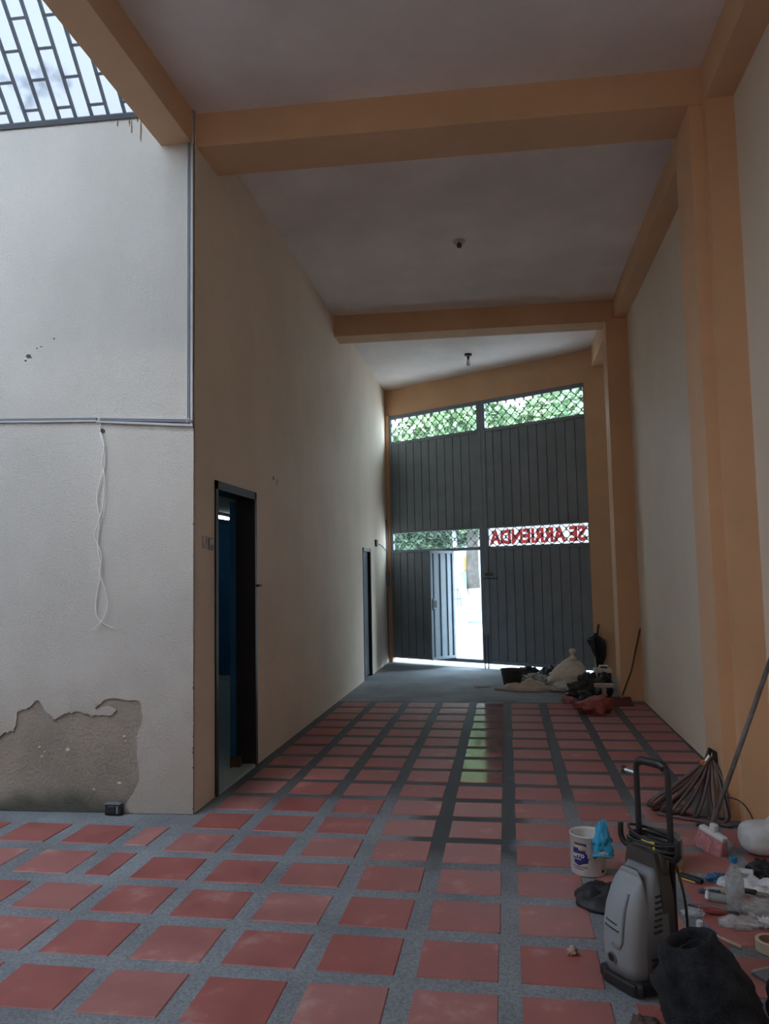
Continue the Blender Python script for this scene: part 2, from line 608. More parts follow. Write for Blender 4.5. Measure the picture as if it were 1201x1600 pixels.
def link(name, me, material=None, parent=None, loc=None, rot=None, smooth=False, kind=None, label=None):
    ob = bpy.data.objects.new(name, me)
    C.objects.link(ob)
    if material:
        if not me.materials:
            me.materials.append(MATS[material])
    if smooth:
        for p_ in me.polygons:
            p_.use_smooth = True
    if parent:
        ob.parent = parent
    if loc:
        ob.location = loc
    if rot:
        ob.rotation_euler = rot
    if kind:
        ob['kind'] = kind
    if label:
        ob['label'] = label
    return ob


def part(name, g, material, parent=None, **kw):
    if isinstance(g, MB):
        me = g.mesh(name)
    elif isinstance(g, bmesh.types.BMesh):
        me = bpy.data.meshes.new(name)
        g.to_mesh(me)
        g.free()
    else:
        me = g
    if kw.pop('smooth_angle', None):
        kw['smooth'] = True
    return link(name, me, material, parent, **kw)


def struct(name, g, material, **kw):
    return part(name, g, material, kind='structure', **kw)


def tag(ob, label, cat, group=None):
    ob['label'] = label
    ob['category'] = cat
    if group:
        ob['group'] = group
    return ob


def thing(name, label, cat, loc=(0, 0, 0), rz=0.0, group=None):
    e = bpy.data.objects.new(name, None)
    C.objects.link(e)
    e.empty_display_size = 0.1
    e.location = loc
    e.rotation_euler = (0, 0, rz)
    return tag(e, label, cat, group)


def text_mesh(body, size, extrude=0.0, bold=0.0):
    cu = bpy.data.curves.new('lettering', 'FONT')
    cu.body = body
    cu.size = size
    cu.extrude = extrude
    cu.offset = bold
    cu.resolution_u = 3
    ob = bpy.data.objects.new('lettering', cu)
    C.objects.link(ob)
    dg = bpy.context.evaluated_depsgraph_get()
    me = bpy.data.meshes.new_from_object(ob.evaluated_get(dg))
    bpy.data.objects.remove(ob)
    return me


def arc(c, r, a0, a1, n, plane='xy'):
    out = []
    for i in range(n + 1):
        a = a0 + (a1 - a0) * i / n
        p = (r * math.cos(a), r * math.sin(a))
        out.append((c[0] + p[0], c[1] + p[1], c[2]) if plane == 'xy' else (c[0] + p[0], c[1], c[2] + p[1]))
    return out


def spline(pts, n=6):
    pts = [Vector(p) for p in pts]
    out = []
    for i in range(len(pts) - 1):
        p0, p1, p2, p3 = pts[max(i - 1, 0)], pts[i], pts[i + 1], pts[min(i + 2, len(pts) - 1)]
        for k in range(n):
            t = k / n
            out.append(.5 * ((2 * p1) + (p2 - p0) * t + (2 * p0 - 5 * p1 + 4 * p2 - p3) * t * t + (3 * p1 - 3 * p2 + p3 - p0) * t ** 3))
    out.append(pts[-1])
    return out


rnd = random.Random(7)

# ------------------------------------------------------------------ setting
XL, XR = -1.965, 1.46          # passage walls
ZC = 4.58                      # ceiling
SK = 0.04                      # cross beams and patio wall run slightly askew to the passage


def ysk(x, y0):
    return y0 + SK * (x - XL)


GL = Vector((-1.889, 12.653, 0))
GR = Vector((1.152, 10.986, 0))
gdir = (GR - GL).normalized()
gout = Vector((-gdir.y, gdir.x, 0))
GA = math.atan2(gdir.y, gdir.x)


def gy(x):                     # y of the gate line at x
    return GL.y + (x - GL.x) * gdir.y / gdir.x


# floor slab, following the gate line, and its red tiles
poly = [(-9.0, -6.2), (1.70, -6.2), (1.70, gy(1.70) + 0.25), (-2.3, gy(-2.3) + 0.25), (-2.3, 4.9), (-9.0, 4.9)]
floor = struct('floor', MB().prism(poly, -0.12, -0.004), 'concrete_floor')

TX0, TY0, PX, PY, TW, TD = -0.369, 3.541, 0.378, 0.370, 0.297, 0.283
bm = rbox(-TW / 2, TW / 2, -TD / 2, TD / 2, -0.03, 0.0, 0.0035, 1)
tile_me = bpy.data.meshes.new('floor_tile')
bm.to_mesh(tile_me)
bm.free()
tile_me.materials.append(MATS['red_tile'])
wet_me = tile_me.copy()
wet_me.materials.clear()
wet_me.materials.append(MATS['wet_tile'])


def put_tile(x, y, me=tile_me, sc=(1, 1, 1)):
    t = link('floor_tile', me, None, floor)
    t.location = (x + rnd.uniform(-.004, .004), y + rnd.uniform(-.004, .004), rnd.uniform(-.0015, .0012))
    t.rotation_euler = (0, 0, rnd.gauss(0, 0.007))
    t.scale = (sc[0] * rnd.uniform(.985, 1.01), sc[1] * rnd.uniform(.985, 1.01), 1)
    return t


for r in range(-14, 6):
    for c in range(-9, 5):
        x = TX0 + c * PX + TW / 2
        y = TY0 - r * PY - TD / 2
        if c == 4 and r in (-4, -5):
            continue                                     # under the column
        if c <= -5 and r <= -1:
            continue                                     # patio rows below, or inside the wall
        if c < -7 and r > 2:
            continue
        put_tile(x, y, wet_me if (c == 0 and -14 <= r <= -6) else tile_me)
for (y0, y1) in ((4.065, 4.37), (3.648, 3.955)):
    put_tile(-2.07, (y0 + y1) / 2, sc=(0.135 / TW, (y1 - y0) / TD, 1))
    for k in range(4):
        put_tile(-2.375 - 0.4 * k, (y0 + y1) / 2 - 0.004 * k, sc=(1.0, (y1 - y0) / TD, 1))

# ---- walls of the passage
WT = 0.14
D1 = (4.965, 5.83, 2.13)       # near doorway on the passage's long wall: y0, y1, top
D2 = (10.42, 11.03, 1.83)
YE = 12.95


def wl(mb, y0, y1, z0, z1):
    mb.box(XL - WT, XL, y0, y1, z0, z1)


mb = MB()
yc = 4.61
wl(mb, yc, D1[0], 0, ZC)
wl(mb, D1[0], D1[1], D1[2], ZC)
wl(mb, D1[1], D2[0], 0, ZC)
wl(mb, D2[0], D2[1], D2[2], ZC)
wl(mb, D2[1], YE, 0, ZC)
struct('wall_left', mb, 'cream_wall')

mb = MB().box(XR, XR + 0.2, -6.2, gy(XR) + 0.2, 0, ZC)
struct('wall_right', mb, 'beige_wall')
struct('wall_back', MB().box(-9.15, XR + 0.2, -6.35, -6.2, 0, 4.9), 'terracotta_bounce')  # unseen; coloured to send warm light forward from the open rear gap
struct('ceiling', MB().prism([(XL - 0.225, -5.45), (XR + 0.2, -5.45), (XR + 0.2, gy(XR + .2) + 0.2), (XL - 0.225, gy(XL - .225) + 0.2)], ZC, ZC + 0.2), 'ceiling_paint')

for i, (y, z, sy_, sz_, m_) in enumerate([(6.95, 2.72, .008, .03, 'flake'), (6.32, 2.30, .03, .02, 'chip_brown'), (6.42, 2.29, .01, .035, 'chip_brown'), (7.4, 1.05, .10, .006, 'flake'), (7.7, 1.09, .05, .005, 'flake'), (6.9, 1.35, .012, .02, 'flake')]):
    f_ = part('scuff_mark', blob((.0015, sy_, sz_), seed=i + 60, amp=.6, flat=False, sub=2), m_, bpy.data.objects['wall_left'])
    f_.location = (XL, y, z)
# ---- beams and columns
def cross_beam(y0, w, z0):
    xa, xb = XL, XR
    return MB().prism([(xa, ysk(xa, y0)), (xb, ysk(xb, y0)), (xb, ysk(xb, y0) + w), (xa, ysk(xa, y0) + w)], z0, ZC + 0.01)


struct('ceiling_beam', cross_beam(4.655, 0.38, 4.345), 'orange_paint')
struct('ceiling_beam', cross_beam(8.80, 0.30, 4.325), 'orange_paint')
# beam over the gate
pa, pb = GL - gdir * 0.25, GR + gdir * 0.45
q = [pa, pb, pb + gout * 0.25, pa + gout * 0.25]
struct('ceiling_beam', MB().prism([(v.x, v.y) for v in q], 4.12, ZC + 0.02), 'orange_paint')
# long beam on the patio edge, long beams on the outer wall, bay by bay
struct('ceiling_beam', MB().prism([(-2.195, -5.45), (-1.98, -5.45), (-1.98, 4.625), (-2.195, 4.60)], 4.35, ZC + 0.05), 'orange_paint')
struct('ceiling_beam', MB().box(1.292, XR, -5.45, 4.84, 4.335, ZC + .01), 'orange_paint')
struct('ceiling_beam', MB().box(1.31, XR, 5.1, 8.95, 4.36, ZC + .01), 'orange_paint')
struct('ceiling_beam', MB().box(1.27, XR, 9.2, gy(1.27) + .1, 4.30, ZC + .01), 'orange_paint')
# columns
struct('wall_column', MB().box(1.292, XR, 4.722, 4.83, 0, 4.335), 'orange_paint')
struct('wall_column', MB().box(1.213, XR, 4.80, 5.18, 0, 4.36), 'orange_paint')
struct('wall_column', MB().box(1.222, XR, 8.92, 9.24, 0, 4.34), 'orange_paint')
# piers of the gate
a_, b_ = GL - gdir * 0.14, GL
q = [a_ - gout * 0.03, b_ - gout * 0.03, b_ + gout * 0.05, a_ + gout * 0.05]
struct('wall_column', MB().prism([(v.x, v.y) for v in q], 0, 4.13), 'orange_paint')
a_, b_ = GR + gdir * 0.035, GR + gdir * 0.42
q = [a_ - gout * 0.05, b_ - gout * 0.05, b_ + gout * 0.25, a_ + gout * 0.25]
struct('wall_column', MB().prism([(v.x, v.y) for v in q], 0, 4.50), 'orange_paint')

# ---- patio wall: bare masonry with a flaking plaster coat proud of it
PW = 0.010
mb = MB().prism([(-9.0, ysk(-9.0, 4.61) + PW), (XL - 0.002, ysk(XL, 4.61) + PW), (XL - 0.002, ysk(XL, 4.61) + .14), (-9.0, ysk(-9.0, 4.61) + .14)], 0, 4.585)
patio_wall = struct('wall_patio', mb, 'bare_masonry')
peel = [(-3.269, 0.453), (-3.224, 0.494), (-3.165, 0.499), (-3.150, 0.56), (-3.145, 0.617), (-3.10, 0.64), (-3.064, 0.65), (-3.024, 0.691), (-2.988, 0.687), (-2.96, 0.64), (-2.924, 0.611), (-2.888, 0.575), (-2.85, 0.59), (-2.808, 0.612), (-2.76, 0.622), (-2.707, 0.621), (-2.65, 0.605), (-2.592, 0.598), (-2.492, 0.607), (-2.475, 0.639), (-2.523, 0.659), (-2.597, 0.638), (-2.615, 0.646), (-2.563, 0.694), (-2.463, 0.707), (-2.40, 0.695), (-2.333, 0.696), (-2.307, 0.673), (-2.302, 0.558), (-2.327, 0.498), (-2.334, 0.36), (-2.316, 0.204), (-2.354, 0.125), (-2.413, 0.038), (-2.42, 0.0)]
rp = random.Random(3)
fine_peel = []
for i, (x, z) in enumerate(peel):
    if i:
        px_, pz_ = peel[i - 1]
        for t in (0.33, 0.66):
            fine_peel.append((px_ + (x - px_) * t + rp.uniform(-.006, .006), pz_ + (z - pz_) * t + rp.uniform(-.007, .007)))
    fine_peel.append((x, z))
outline = [(-9.0, 0.22), (-4.6, 0.30), (-4.1, 0.25), (-3.7, 0.42), (-3.45, 0.36)] + fine_peel + [(XL, 0.0), (XL, 4.585), (-9.0, 4.585)]
bm = bmesh.new()
vs_f = [bm.verts.new((x, ysk(x, 4.61), z)) for x, z in outline]
fc = bm.faces.new(vs_f)
ret = bmesh.ops.extrude_face_region(bm, geom=[fc])
for v in [g for g in ret['geom'] if isinstance(g, bmesh.types.BMVert)]:
    v.co.y += PW + 0.002
bmesh.ops.triangulate(bm, faces=[f for f in bm.faces if len(f.verts) > 4])
bmesh.ops.recalc_face_normals(bm, faces=bm.faces)
part('plaster_coat', bm, 'patio_plaster', patio_wall)
for i, (x, z, s) in enumerate([(-2.99, .40, .009), (-2.97, .34, .012), (-2.80, .385, .016), (-2.42, .47, .011), (-2.41, .44, .008), (-2.955, .37, .007), (-2.45, .18, .014), (-2.62, .14, .010)]):
    f_ = part('plaster_flake', blob((s, .004, s * .7), seed=i + 3, amp=.5, flat=False, sub=2), 'flake', patio_wall)
    f_.location = (x, ysk(x, 4.61) + PW - .002, z)
for i, (x, z, s) in enumerate([(-3.11, 2.96, .022), (-3.13, 2.93, .010), (-3.05, 3.01, .007), (-3.02, 3.02, .007), (-2.93, 3.07, .008), (-3.09, 2.95, .006), (-2.586, 2.432, .026)]):
    f_ = part('drill_hole', MB().lathe([(0, 0), (1, 0), (1, .5), (0, .5)], 10).xf(Matrix.Rotation(math.pi / 2, 4, 'X') @ Matrix.Diagonal((s * .8, s * .6, .006, 1))), 'dark_brown', patio_wall)
    f_.location = (x, ysk(x, 4.61) - .0005, z)
for i, (x, z0_, z1_) in enumerate(((-2.415, 4.50, 4.57), (-2.40, 4.44, 4.56), (-2.36, 4.53, 4.575), (-2.335, 4.37, 4.57), (-2.50, 4.50, 4.565))):
    f_ = part('rust_streak', blob((.007, .0015, (z1_ - z0_) / 2), seed=i + 80, amp=.5, flat=False, sub=2), 'chip_brown', patio_wall)
    f_.location = (x, ysk(x, 4.61), (z0_ + z1_) / 2)
# rough chipped arris where the two paints meet
rp = random.Random(5)
for i in range(26):
    z = rp.uniform(.03, 2.6) if i > 8 else rp.uniform(.02, .5)
    s = rp.uniform(.003, .008)
    f_ = part('chipped_edge', blob((s * .7, s * .7, s * 1.8), seed=i, amp=.5, flat=False, sub=1), 'chip_brown' if i % 3 else 'flake', patio_wall)
    f_.location = (XL - .002, 4.612, z)

struct('wall_patio_side', MB().box(-9.15, -9.0, -6.2, 4.9, 0, 7.0), 'patio_wall_side')
# unseen light-blocking slab over the back of the patio, and the wall standing on the long beam
struct('patio_block_slab', MB().box(-9.0, -2.19, -5.45, -1.99, 4.58, 4.75), 'ceiling_paint')
struct('patio_fill_roof', MB().box(-9.0, -2.19, -2.0, 0.45, 4.66, 4.67), 'roof_sheet')  # unseen translucent sheet, put in to add light to the patio
ST = math.radians(47)
RY, RZ = 4.56 - 2.05, 4.575 + 2.05 * math.tan(ST)
struct('wall_gable', MB().xf(Matrix()).add(
    [(x, y, z) for x in (-2.195, -2.06) for (y, z) in ((0.4, 4.60), (4.62, 4.60), (4.62, 4.66), (RY, RZ + .08), (0.4, 4.70))],
    [(0, 1, 2, 3, 4), (9, 8, 7, 6, 5), (0, 5, 6, 1), (1, 6, 7, 2), (2, 7, 8, 3), (3, 8, 9, 4), (4, 9, 5, 0)]), 'patio_wall_side')
# translucent roof, two pitches
def pitch(x, s):                # point on the front pitch: s metres up the slope from the patio wall
    return Vector((x + SK * s * math.cos(ST), ysk(x, 4.60) - s * math.cos(ST), 4.575 + s * math.sin(ST)))


SL = 2.05 / math.cos(ST)
mb = MB()
c4 = [pitch(-9.0, 0), pitch(-2.2, 0), pitch(-2.2, SL), pitch(-9.0, SL)]
off_ = Vector((0, math.sin(ST), math.cos(ST))) * 0.03
roof = struct('patio_roof', mb.add([v + off_ for v in c4] + [v + off_ * 1.15 for v in c4], [(0, 1, 2, 3), (7, 6, 5, 4), (0, 4, 5, 1), (1, 5, 6, 2), (2, 6, 7, 3), (3, 7, 4, 0)]), 'roof_sheet')
part('back_pitch', MB().add([(x, y, z) for (y, z) in ((RY - .05, RZ + .02), (0.42, 4.72)) for x in (-9.0, -2.1)], [(0, 1, 3, 2)]), 'roof_sheet', roof)

grille = thing('roof_grille', 'grey brick-pattern steel grille under the white patio roof', 'grille', tuple(pitch(-2.2, 0)))
g0 = Vector(grille.location)


def slope_bar(p, q_, w=0.017, h=0.022):
    p, q_ = Vector(p) - g0, Vector(q_) - g0
    t = (q_ - p).normalized()
    nrm = Vector((0, math.sin(ST), math.cos(ST)))
    sd = t.cross(nrm).normalized()
    nrm = sd.cross(t)
    vs_ = [e_ + sd * a * w / 2 + nrm * b2 * h / 2 for e_ in (p, q_) for a, b2 in ((-1, -1), (1, -1), (1, 1), (-1, 1))]
    return MB().add(vs_, [(3, 2, 1, 0), (4, 5, 6, 7), (0, 1, 5, 4), (1, 2, 6, 5), (2, 3, 7, 6), (3, 0, 4, 7)])


BP = 0.1159
bars = [-2.439 + 0.1159 + BP - BP * k for k in range(0, 26)]
for i, x in enumerate(bars):
    part('long_bar', slope_bar(pitch(x, 0), pitch(x, SL - .02)), 'roof_grille', grille)
for i in range(len(bars) - 1):
    s = 0.085 if i % 2 else 0.258
    # strip between bars[i+1] and bars[i]
    while s < SL - 0.1:
        part('cross_bar', slope_bar(pitch(bars[i + 1] + .008, s), pitch(bars[i] - .008, s), .017, .016), 'roof_grille', grille)
        s += 0.345
part('bottom_rail', slope_bar(pitch(-5.6, .004), pitch(-2.2, .004), .03, .03), 'roof_grille', grille)

# ---- rooms behind the doorways
mb = MB()
RX0, RX1, RYA, RYB, RZC = -5.2, XL - WT, 4.76, 10.31, 2.27
mb.box(RX0, RX1, RYB, RYB + .06, 0, RZC)
struct('wall_blue', mb, 'blue_wall')
struct('wall_blue_side', MB().box(RX0 - .06, RX0, RYA, RYB, 0, RZC), 'blue_wall')
struct('floor_room', MB().box(RX0, RX1 + .02, RYA, RYB, -.05, .012), 'room_floor')
struct('ceiling_room', MB().box(RX0, RX1, RYA, RYB + .06, RZC, RZC + .08), 'room_ceiling')
struct('baseboard_room', MB().box(RX0, RX1, RYB - .015, RYB, .012, .085), 'room_ceiling')
lamp = thing('tube_lamp', 'lit white fluorescent tube on the ceiling of the blue room', 'lamp', (-3.62, 9.35, RZC))
part('housing', rbox(-.06, .06, -.30, .30, -.03, 0, .008, 1), 'white_paint', lamp)
part('tube', MB().tube([(0, -.28, -.045), (0, .28, -.045)], .018, 10), 'room_tube', lamp)
struct('floor_store', MB().box(-3.2, XL - WT + .02, 10.38, 11.4, -.05, .0), 'room_floor')
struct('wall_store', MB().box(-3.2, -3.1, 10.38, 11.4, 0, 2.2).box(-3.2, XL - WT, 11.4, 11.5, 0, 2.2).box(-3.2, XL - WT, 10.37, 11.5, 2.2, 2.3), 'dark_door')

# ---- doors
d1 = struct('door_1', MB().box(XL - .145, XL + .012, D1[0], D1[0] + .045, 0, D1[2]).box(XL - .145, XL + .012, D1[1] - .045, D1[1], 0, D1[2]).box(XL - .145, XL + .012, D1[0], D1[1], D1[2] - .06, D1[2]), 'black_metal')
part('door_leaf', rbox(XL - .205, XL - .148, D1[1] - .03, D1[1] + .78, .02, D1[2] - .07, .004, 1), 'blue_wall', d1)
part('stopper', rbox(XL - .16, XL - .08, D1[1] - .16, D1[1] - .10, .012, .09, .006, 1), 'wood_stick', d1)
hd = MB().tube([(XL + .005, D1[1] - .02, 1.39), (XL + .045, D1[1] - .02, 1.39)], .010, 8).tube([(XL + .04, D1[1] - .06, 1.39), (XL + .04, D1[1] + .012, 1.39)], .009, 8)
part('bolt', hd, 'black_metal', d1)
part('threshold', MB().box(XL - WT, XL + .005, D1[0], D1[1], -.01, .02), 'room_floor', d1)
d2 = struct('door_2', MB().box(XL - .08, XL + .01, D2[0], D2[0] + .05, 0, D2[2]).box(XL - .08, XL + .01, D2[1] - .05, D2[1], 0, D2[2]).box(XL - .08, XL + .01, D2[0], D2[1], D2[2] - .05, D2[2]), 'black_metal')
part('door_leaf', rbox(XL - .07, XL - .03, D2[0] + .05, D2[1] - .05, .02, D2[2] - .05, .004, 1), 'dark_door', d2)
part('lock', rbox(XL - .03, XL - .005, D2[0] + .07, D2[0] + .13, .92, 1.06, .004, 1), 'steel', d2)

# ------------------------------------------------------------------ gate
gate = thing('entrance_gate', 'tall dark grey double metal gate with folded panels and diamond lattices', 'gate', tuple(GL), GA)
GT = 0.045
T0, TM0, TM1, T1 = 0.0, 1.712, 1.858, 3.50
ZB, ZL0, ZL1, ZU0, ZU1 = 0.07, 1.83, 2.12, 3.66, 4.06


def gbar(name, x0, x1, z0, z1, y0=-.012, y1=.035, m_='gate_metal'):
    return part(name, rbox(x0, x1, y0, y1, z0, z1, .004, 1), m_, gate)


gbar('stile', T0, T0 + .045, ZB, 4.12)
gbar('stile', TM0, TM0 + .070, ZB, 4.12)
gbar('stile', TM0 + .076, TM1, ZB, 4.12)
gbar('stile', T1 - .03, T1 + .03, ZB, 4.12)
for (x0, x1) in ((T0, TM0), (TM1, T1)):
    gbar('rail', x0, x1, 4.055, 4.12)
    gbar('rail', x0, x1, ZU0 - .045, ZU0)
    gbar('rail', x0, x1, ZL1, ZL1 + .035)
    gbar('rail', x0, x1, ZL0 - .035, ZL0)
    gbar('rail', x0, x1, ZB, ZB + .055)


def panel_mesh(w, z0, z1):
    poly_ = [(0.002, 0), (w - .012, 0), (w - .010, .012), (w + .004, .012), (w + .004, .0045), (w + .02, .0045), (w + .02, .0075), (w + .007, .0075), (w + .007, .015), (w - .013, .015), (w - .015, .004), (0.002, .004)]
    return MB().prism(poly_, z0, z1).mesh('panel')


def panels(x0, x1, z0, z1, n):
    w = (x1 - x0) / n
    me = panel_mesh(w, z0, z1)
    for k in range(n):
        part('panel', me, 'gate_metal', gate, loc=(x0 + k * w, 0, 0))


panels(T0 + .04, TM0 + .01, ZL1 + .02, ZU0 - .03, 11)
panels(TM1 - .01, T1 - .02, ZL1 + .02, ZU0 - .03, 11)
panels(TM1 - .01, T1 - .02, ZB + .04, ZL0 - .02, 11)
panels(T0 + .04, 1.20, ZB + .04, ZL0 - .02, 8)
gbar('stile', 1.17, 1.21, ZB, ZL0)


def lattice(x0, x1, z0, z1, pit=0.15):
    lat = part('lattice', rbox(x0, x1, .006, .016, z0, z0 + .012, .002, 1), 'gate_metal_dark', gate)
    h = z1 - z0
    k = -int(h / pit) - 2
    while k * pit < (x1 - x0) + h:
        for sgn in (1, -1):
            # line x = x0 + k*pit + sgn * (z - z0)
            pts = []
            xa = x0 + k * pit
            za_, zb_ = z0, z1
            if sgn == 1:
                lo, hi = max(0, x0 - xa), min(h, x1 - xa)
            else:
                lo, hi = max(0, xa - x1), min(h, xa - x0)
            if hi - lo < 0.03:
                continue
            p0 = (xa + sgn * lo, .011 + .004 * sgn, z0 + lo)
            p1 = (xa + sgn * hi, .011 + .004 * sgn, z0 + hi)
            part('bar', MB().tube([p0, p1], .0065, 5), 'gate_metal_dark', lat)
        k += 1
    # small welded stars on the crossings
    st = MB()
    nx, nz_ = int((x1 - x0) / (pit / 2)) + 1, int(h / (pit / 2)) + 1
    for i in range(nx):
        for j in range(nz_):
            if (i + j) % 2 == 0:
                cx, cz = x0 + i * pit / 2, z0 + j * pit / 2
                st.box(max(x0, cx - .004), min(x1, cx + .004), .0, .02, max(z0, cz - .026), min(z1, cz + .026))
    part('welded_stars', st, 'gate_metal_dark', lat, kind='stuff')
    return lat


lattice(T0 + .045, TM0, ZU0, 4.055)
lattice(TM1, T1 - .03, ZU0, 4.055)
lattice(T0 + .045, TM0, ZL0, ZL1)
lattice(TM1, T1 - .03, ZL0, ZL1)
# wicket door standing open
wd = rbox(0, .51, -.018, .018, .13, .175, .003, 1)
wick = part('wicket_door', wd, 'gate_metal', gate, loc=(1.215, .01, 0), rot=(0, 0, math.radians(-104)))
for (x0, x1, z0, z1) in ((0, .045, .175, 1.80), (.465, .51, .175, 1.80), (.045, .465, 1.755, 1.80)):
    part('frame_bar', rbox(x0, x1, -.018, .018, z0, z1, .003, 1), 'gate_metal', wick)
for k in range(3):
    x0 = .045 + k * .14
    part('panel', MB().prism([(x0, -.006), (x0 + .025, -.006), (x0 + .035, .012), (x0 + .105, .012), (x0 + .115, -.006), (x0 + .14, -.006), (x0 + .14, -.010), (x0 + .112, -.010), (x0 + .102, .008), (x0 + .038, .008), (x0 + .028, -.010), (x0, -.010)], .175, 1.755), 'gate_metal', wick)
part('lock_box', rbox(.375, .475, -.03, .03, .90, 1.06, .006, 1), 'gate_metal', wick)
part('lock_window', rbox(.395, .455, .025, .034, .925, 1.035, .004, 1), 'gate_metal_dark', wick)
gbar('bolt', 1.74, 2.02, 1.35, 1.368, -.035, -.018, 'gate_metal_dark')
gbar('bolt_plate', 1.79, 1.93, 1.40, 1.44, -.02, -.01, 'gate_metal_dark')
part('drop_bolt', MB().tube([(1.76, -.03, -.002), (1.76, -.03, .5)], .009, 8), 'gate_metal_dark', gate)
part('drop_bolt', MB().tube([(1.82, -.03, -.002), (1.82, -.03, .5)], .009, 8), 'gate_metal_dark', gate)

# banner hung outside the lower lattice, lettering facing the street
ban = thing('rental_banner', 'white banner with red letters hung outside the lower lattice', 'banner', tuple(GL + gout * 0.07), GA)
part('cloth', MB().add([(x, 0, z) for x, z in ((TM1 - .03, 1.62), (T1 - .02, 1.62), (T1 - .02, 2.20), (TM1 - .03, 2.20))], [(0, 1, 2, 3)]), 'banner_white', ban)
tm = text_mesh('SE ARRIENDA', 0.285, 0.0, 0.014)
xs = [v.co.x for v in tm.vertices]
wtxt = max(xs) - min(xs)
sx = 1.56 / wtxt
for v in tm.vertices:
    x, y, z = v.co
    v.co = (3.40 - (x - min(xs)) * sx, -.002, 1.885 + y)
part('lettering', tm, 'banner_red', ban)

# ------------------------------------------------------------------ outside
struct('street_ground', MB().box(-40, 40, 9.0, 70, -.25, -.02), 'street')


def tree(loc, h, rcrown, n, leafm, label, trunk_r=.2, white=1.6, lean=(0, 0), fork=True, seed=1, zc=None, flat=.7):
    t = thing('street_tree', label, 'tree', loc)
    rt = random.Random(seed)
    top = (lean[0], lean[1], h * .75)

    def tp(f):
        return (lean[0] * f + .04 * math.sin(f * 9 + seed), lean[1] * f, h * .75 * f)
    fw = white / (h * .75)
    part('white_trunk', MB().tube([tp(fw * k / 6) for k in range(7)], [trunk_r * (1.25 - .05 * k) for k in range(7)], 12), 'trunk_white', t, smooth=True)
    part('trunk', MB().tube([tp(fw + (1 - fw) * k / 8) for k in range(9)], [trunk_r * (.95 - .07 * k) for k in range(9)], 12), 'bark', t, smooth=True)
    if fork:
        p0 = Vector(tp(fw * 1.1))
        for s in (-1, 1):
            part('branch', MB().tube([p0, p0 + Vector((s * .5, 0, .7)), p0 + Vector((s * 1.0, .1, 1.8)), p0 + Vector((s * 1.3, .1, 3))], [trunk_r * .5, trunk_r * .42, trunk_r * .3, trunk_r * .15], 8), 'bark', t, smooth=True)
    lv = MB()
    zc = zc if zc else h * .75
    for k in range(n):
        while True:
            p = Vector((rt.uniform(-1, 1), rt.uniform(-1, 1), rt.uniform(-1, 1)))
            if .25 < p.length < 1:
                break
        if noise.noise(p * 2.4 + Vector((seed * 9, 0, 0))) < -0.30:
            continue
        c = Vector((p.x * rcrown + lean[0], p.y * rcrown + lean[1], zc + p.z * rcrown * flat))
        s = rt.uniform(.09, .18)
        a = Vector((rt.gauss(0, 1), rt.gauss(0, 1), rt.gauss(0, .6))).normalized()
        b2 = a.cross(Vector((rt.gauss(0, 1), rt.gauss(0, 1), rt.gauss(0, 1)))).normalized()
        lv.add([c - a * s, c + b2 * s * .45, c + a * s, c - b2 * s * .45], [(0, 1, 2, 3)])
    part('foliage', lv, leafm, t, kind='stuff')
    return t


t_ = tree((-0.945, 22.44, -.02), 7.5, 2.9, 26000, 'leaf', 'thick tree with white-painted trunk framed by the open wicket doorway', .21, 1.0, (0.02, 0), False, 2, zc=4.5, flat=.66)
part('leaning_limb', MB().tube(spline([(-.05, -.1, .05), (-.20, -.12, .55), (-.36, -.12, 1.15), (-.50, -.10, 1.55), (-.52, -.05, 2.4), (-.6, 0, 3.4)]), [.15 - .0035 * k for k in range(31)], 10), 'trunk_white', t_, smooth=True)
tree((-2.6, 25.5, -.02), 7.0, 2.7, 22000, 'leaf_dark', 'slender leaning tree behind the thick white-trunked tree', .13, 1.0, (-.3, 0), True, 4, zc=4.1, flat=.8)
tree((2.9, 23.5, -.02), 8.5, 3.1, 24000, 'leaf', 'leafy tree seen through the upper lattice nearest the column', .25, 1.5, (0, 0), True, 6, zc=5.0, flat=.72)
tree((-6.6, 25.0, -.02), 8.2, 3.2, 20000, 'leaf_dark', 'dark leafy tree behind the lattice beside the long cream wall', .25, 1.5, (0, 0), True, 8, zc=4.4, flat=.70)
house = thing('house', 'pale house across the bright street beyond the doorway', 'house', (-2.6, 33, 0))
part('wall', MB().box(-7, 9, 0, .3, 0, 4.2), 'house_white', house)
part('orange_panel', rbox(.80, 1.25, -.06, 0, 1.5, 2.1, .02, 1), 'house_orange', house)
part('turquoise_door', rbox(.55, 1.0, -.05, 0, 0, 1.45, .02, 1), 'turquoise', house)
for k in range(2):
    wf = part('window', rbox(-1.6 + 3.9 * k, -.5 + 3.9 * k, -.05, 0, 1.1, 2.2, .02, 1), 'paper_grey', house)
    for j in range(4):
        part('window_bar', MB().tube([(-1.4 + 3.9 * k + .23 * j, -.08, 1.1), (-1.4 + 3.9 * k + .23 * j, -.08, 2.2)], .02, 6), 'trunking_grey', wf)
fen = thing('fence', 'low grey bar fence in front of the pale house', 'fence', (-2.6, 29, 0))
for k in range(9):
    part('picket', MB().tube([(-1 + .25 * k, 0, -.02), (-1 + .25 * k, 0, .85)], .02, 6), 'trunking_grey', fen)
part('rail', MB().tube([(-1.05, 0, .8), (1.05, 0, .8)], .025, 6), 'trunking_grey', fen)
part('rail', MB().tube([(-1.05, 0, .45), (1.05, 0, .45)], .025, 6), 'trunking_grey', fen)

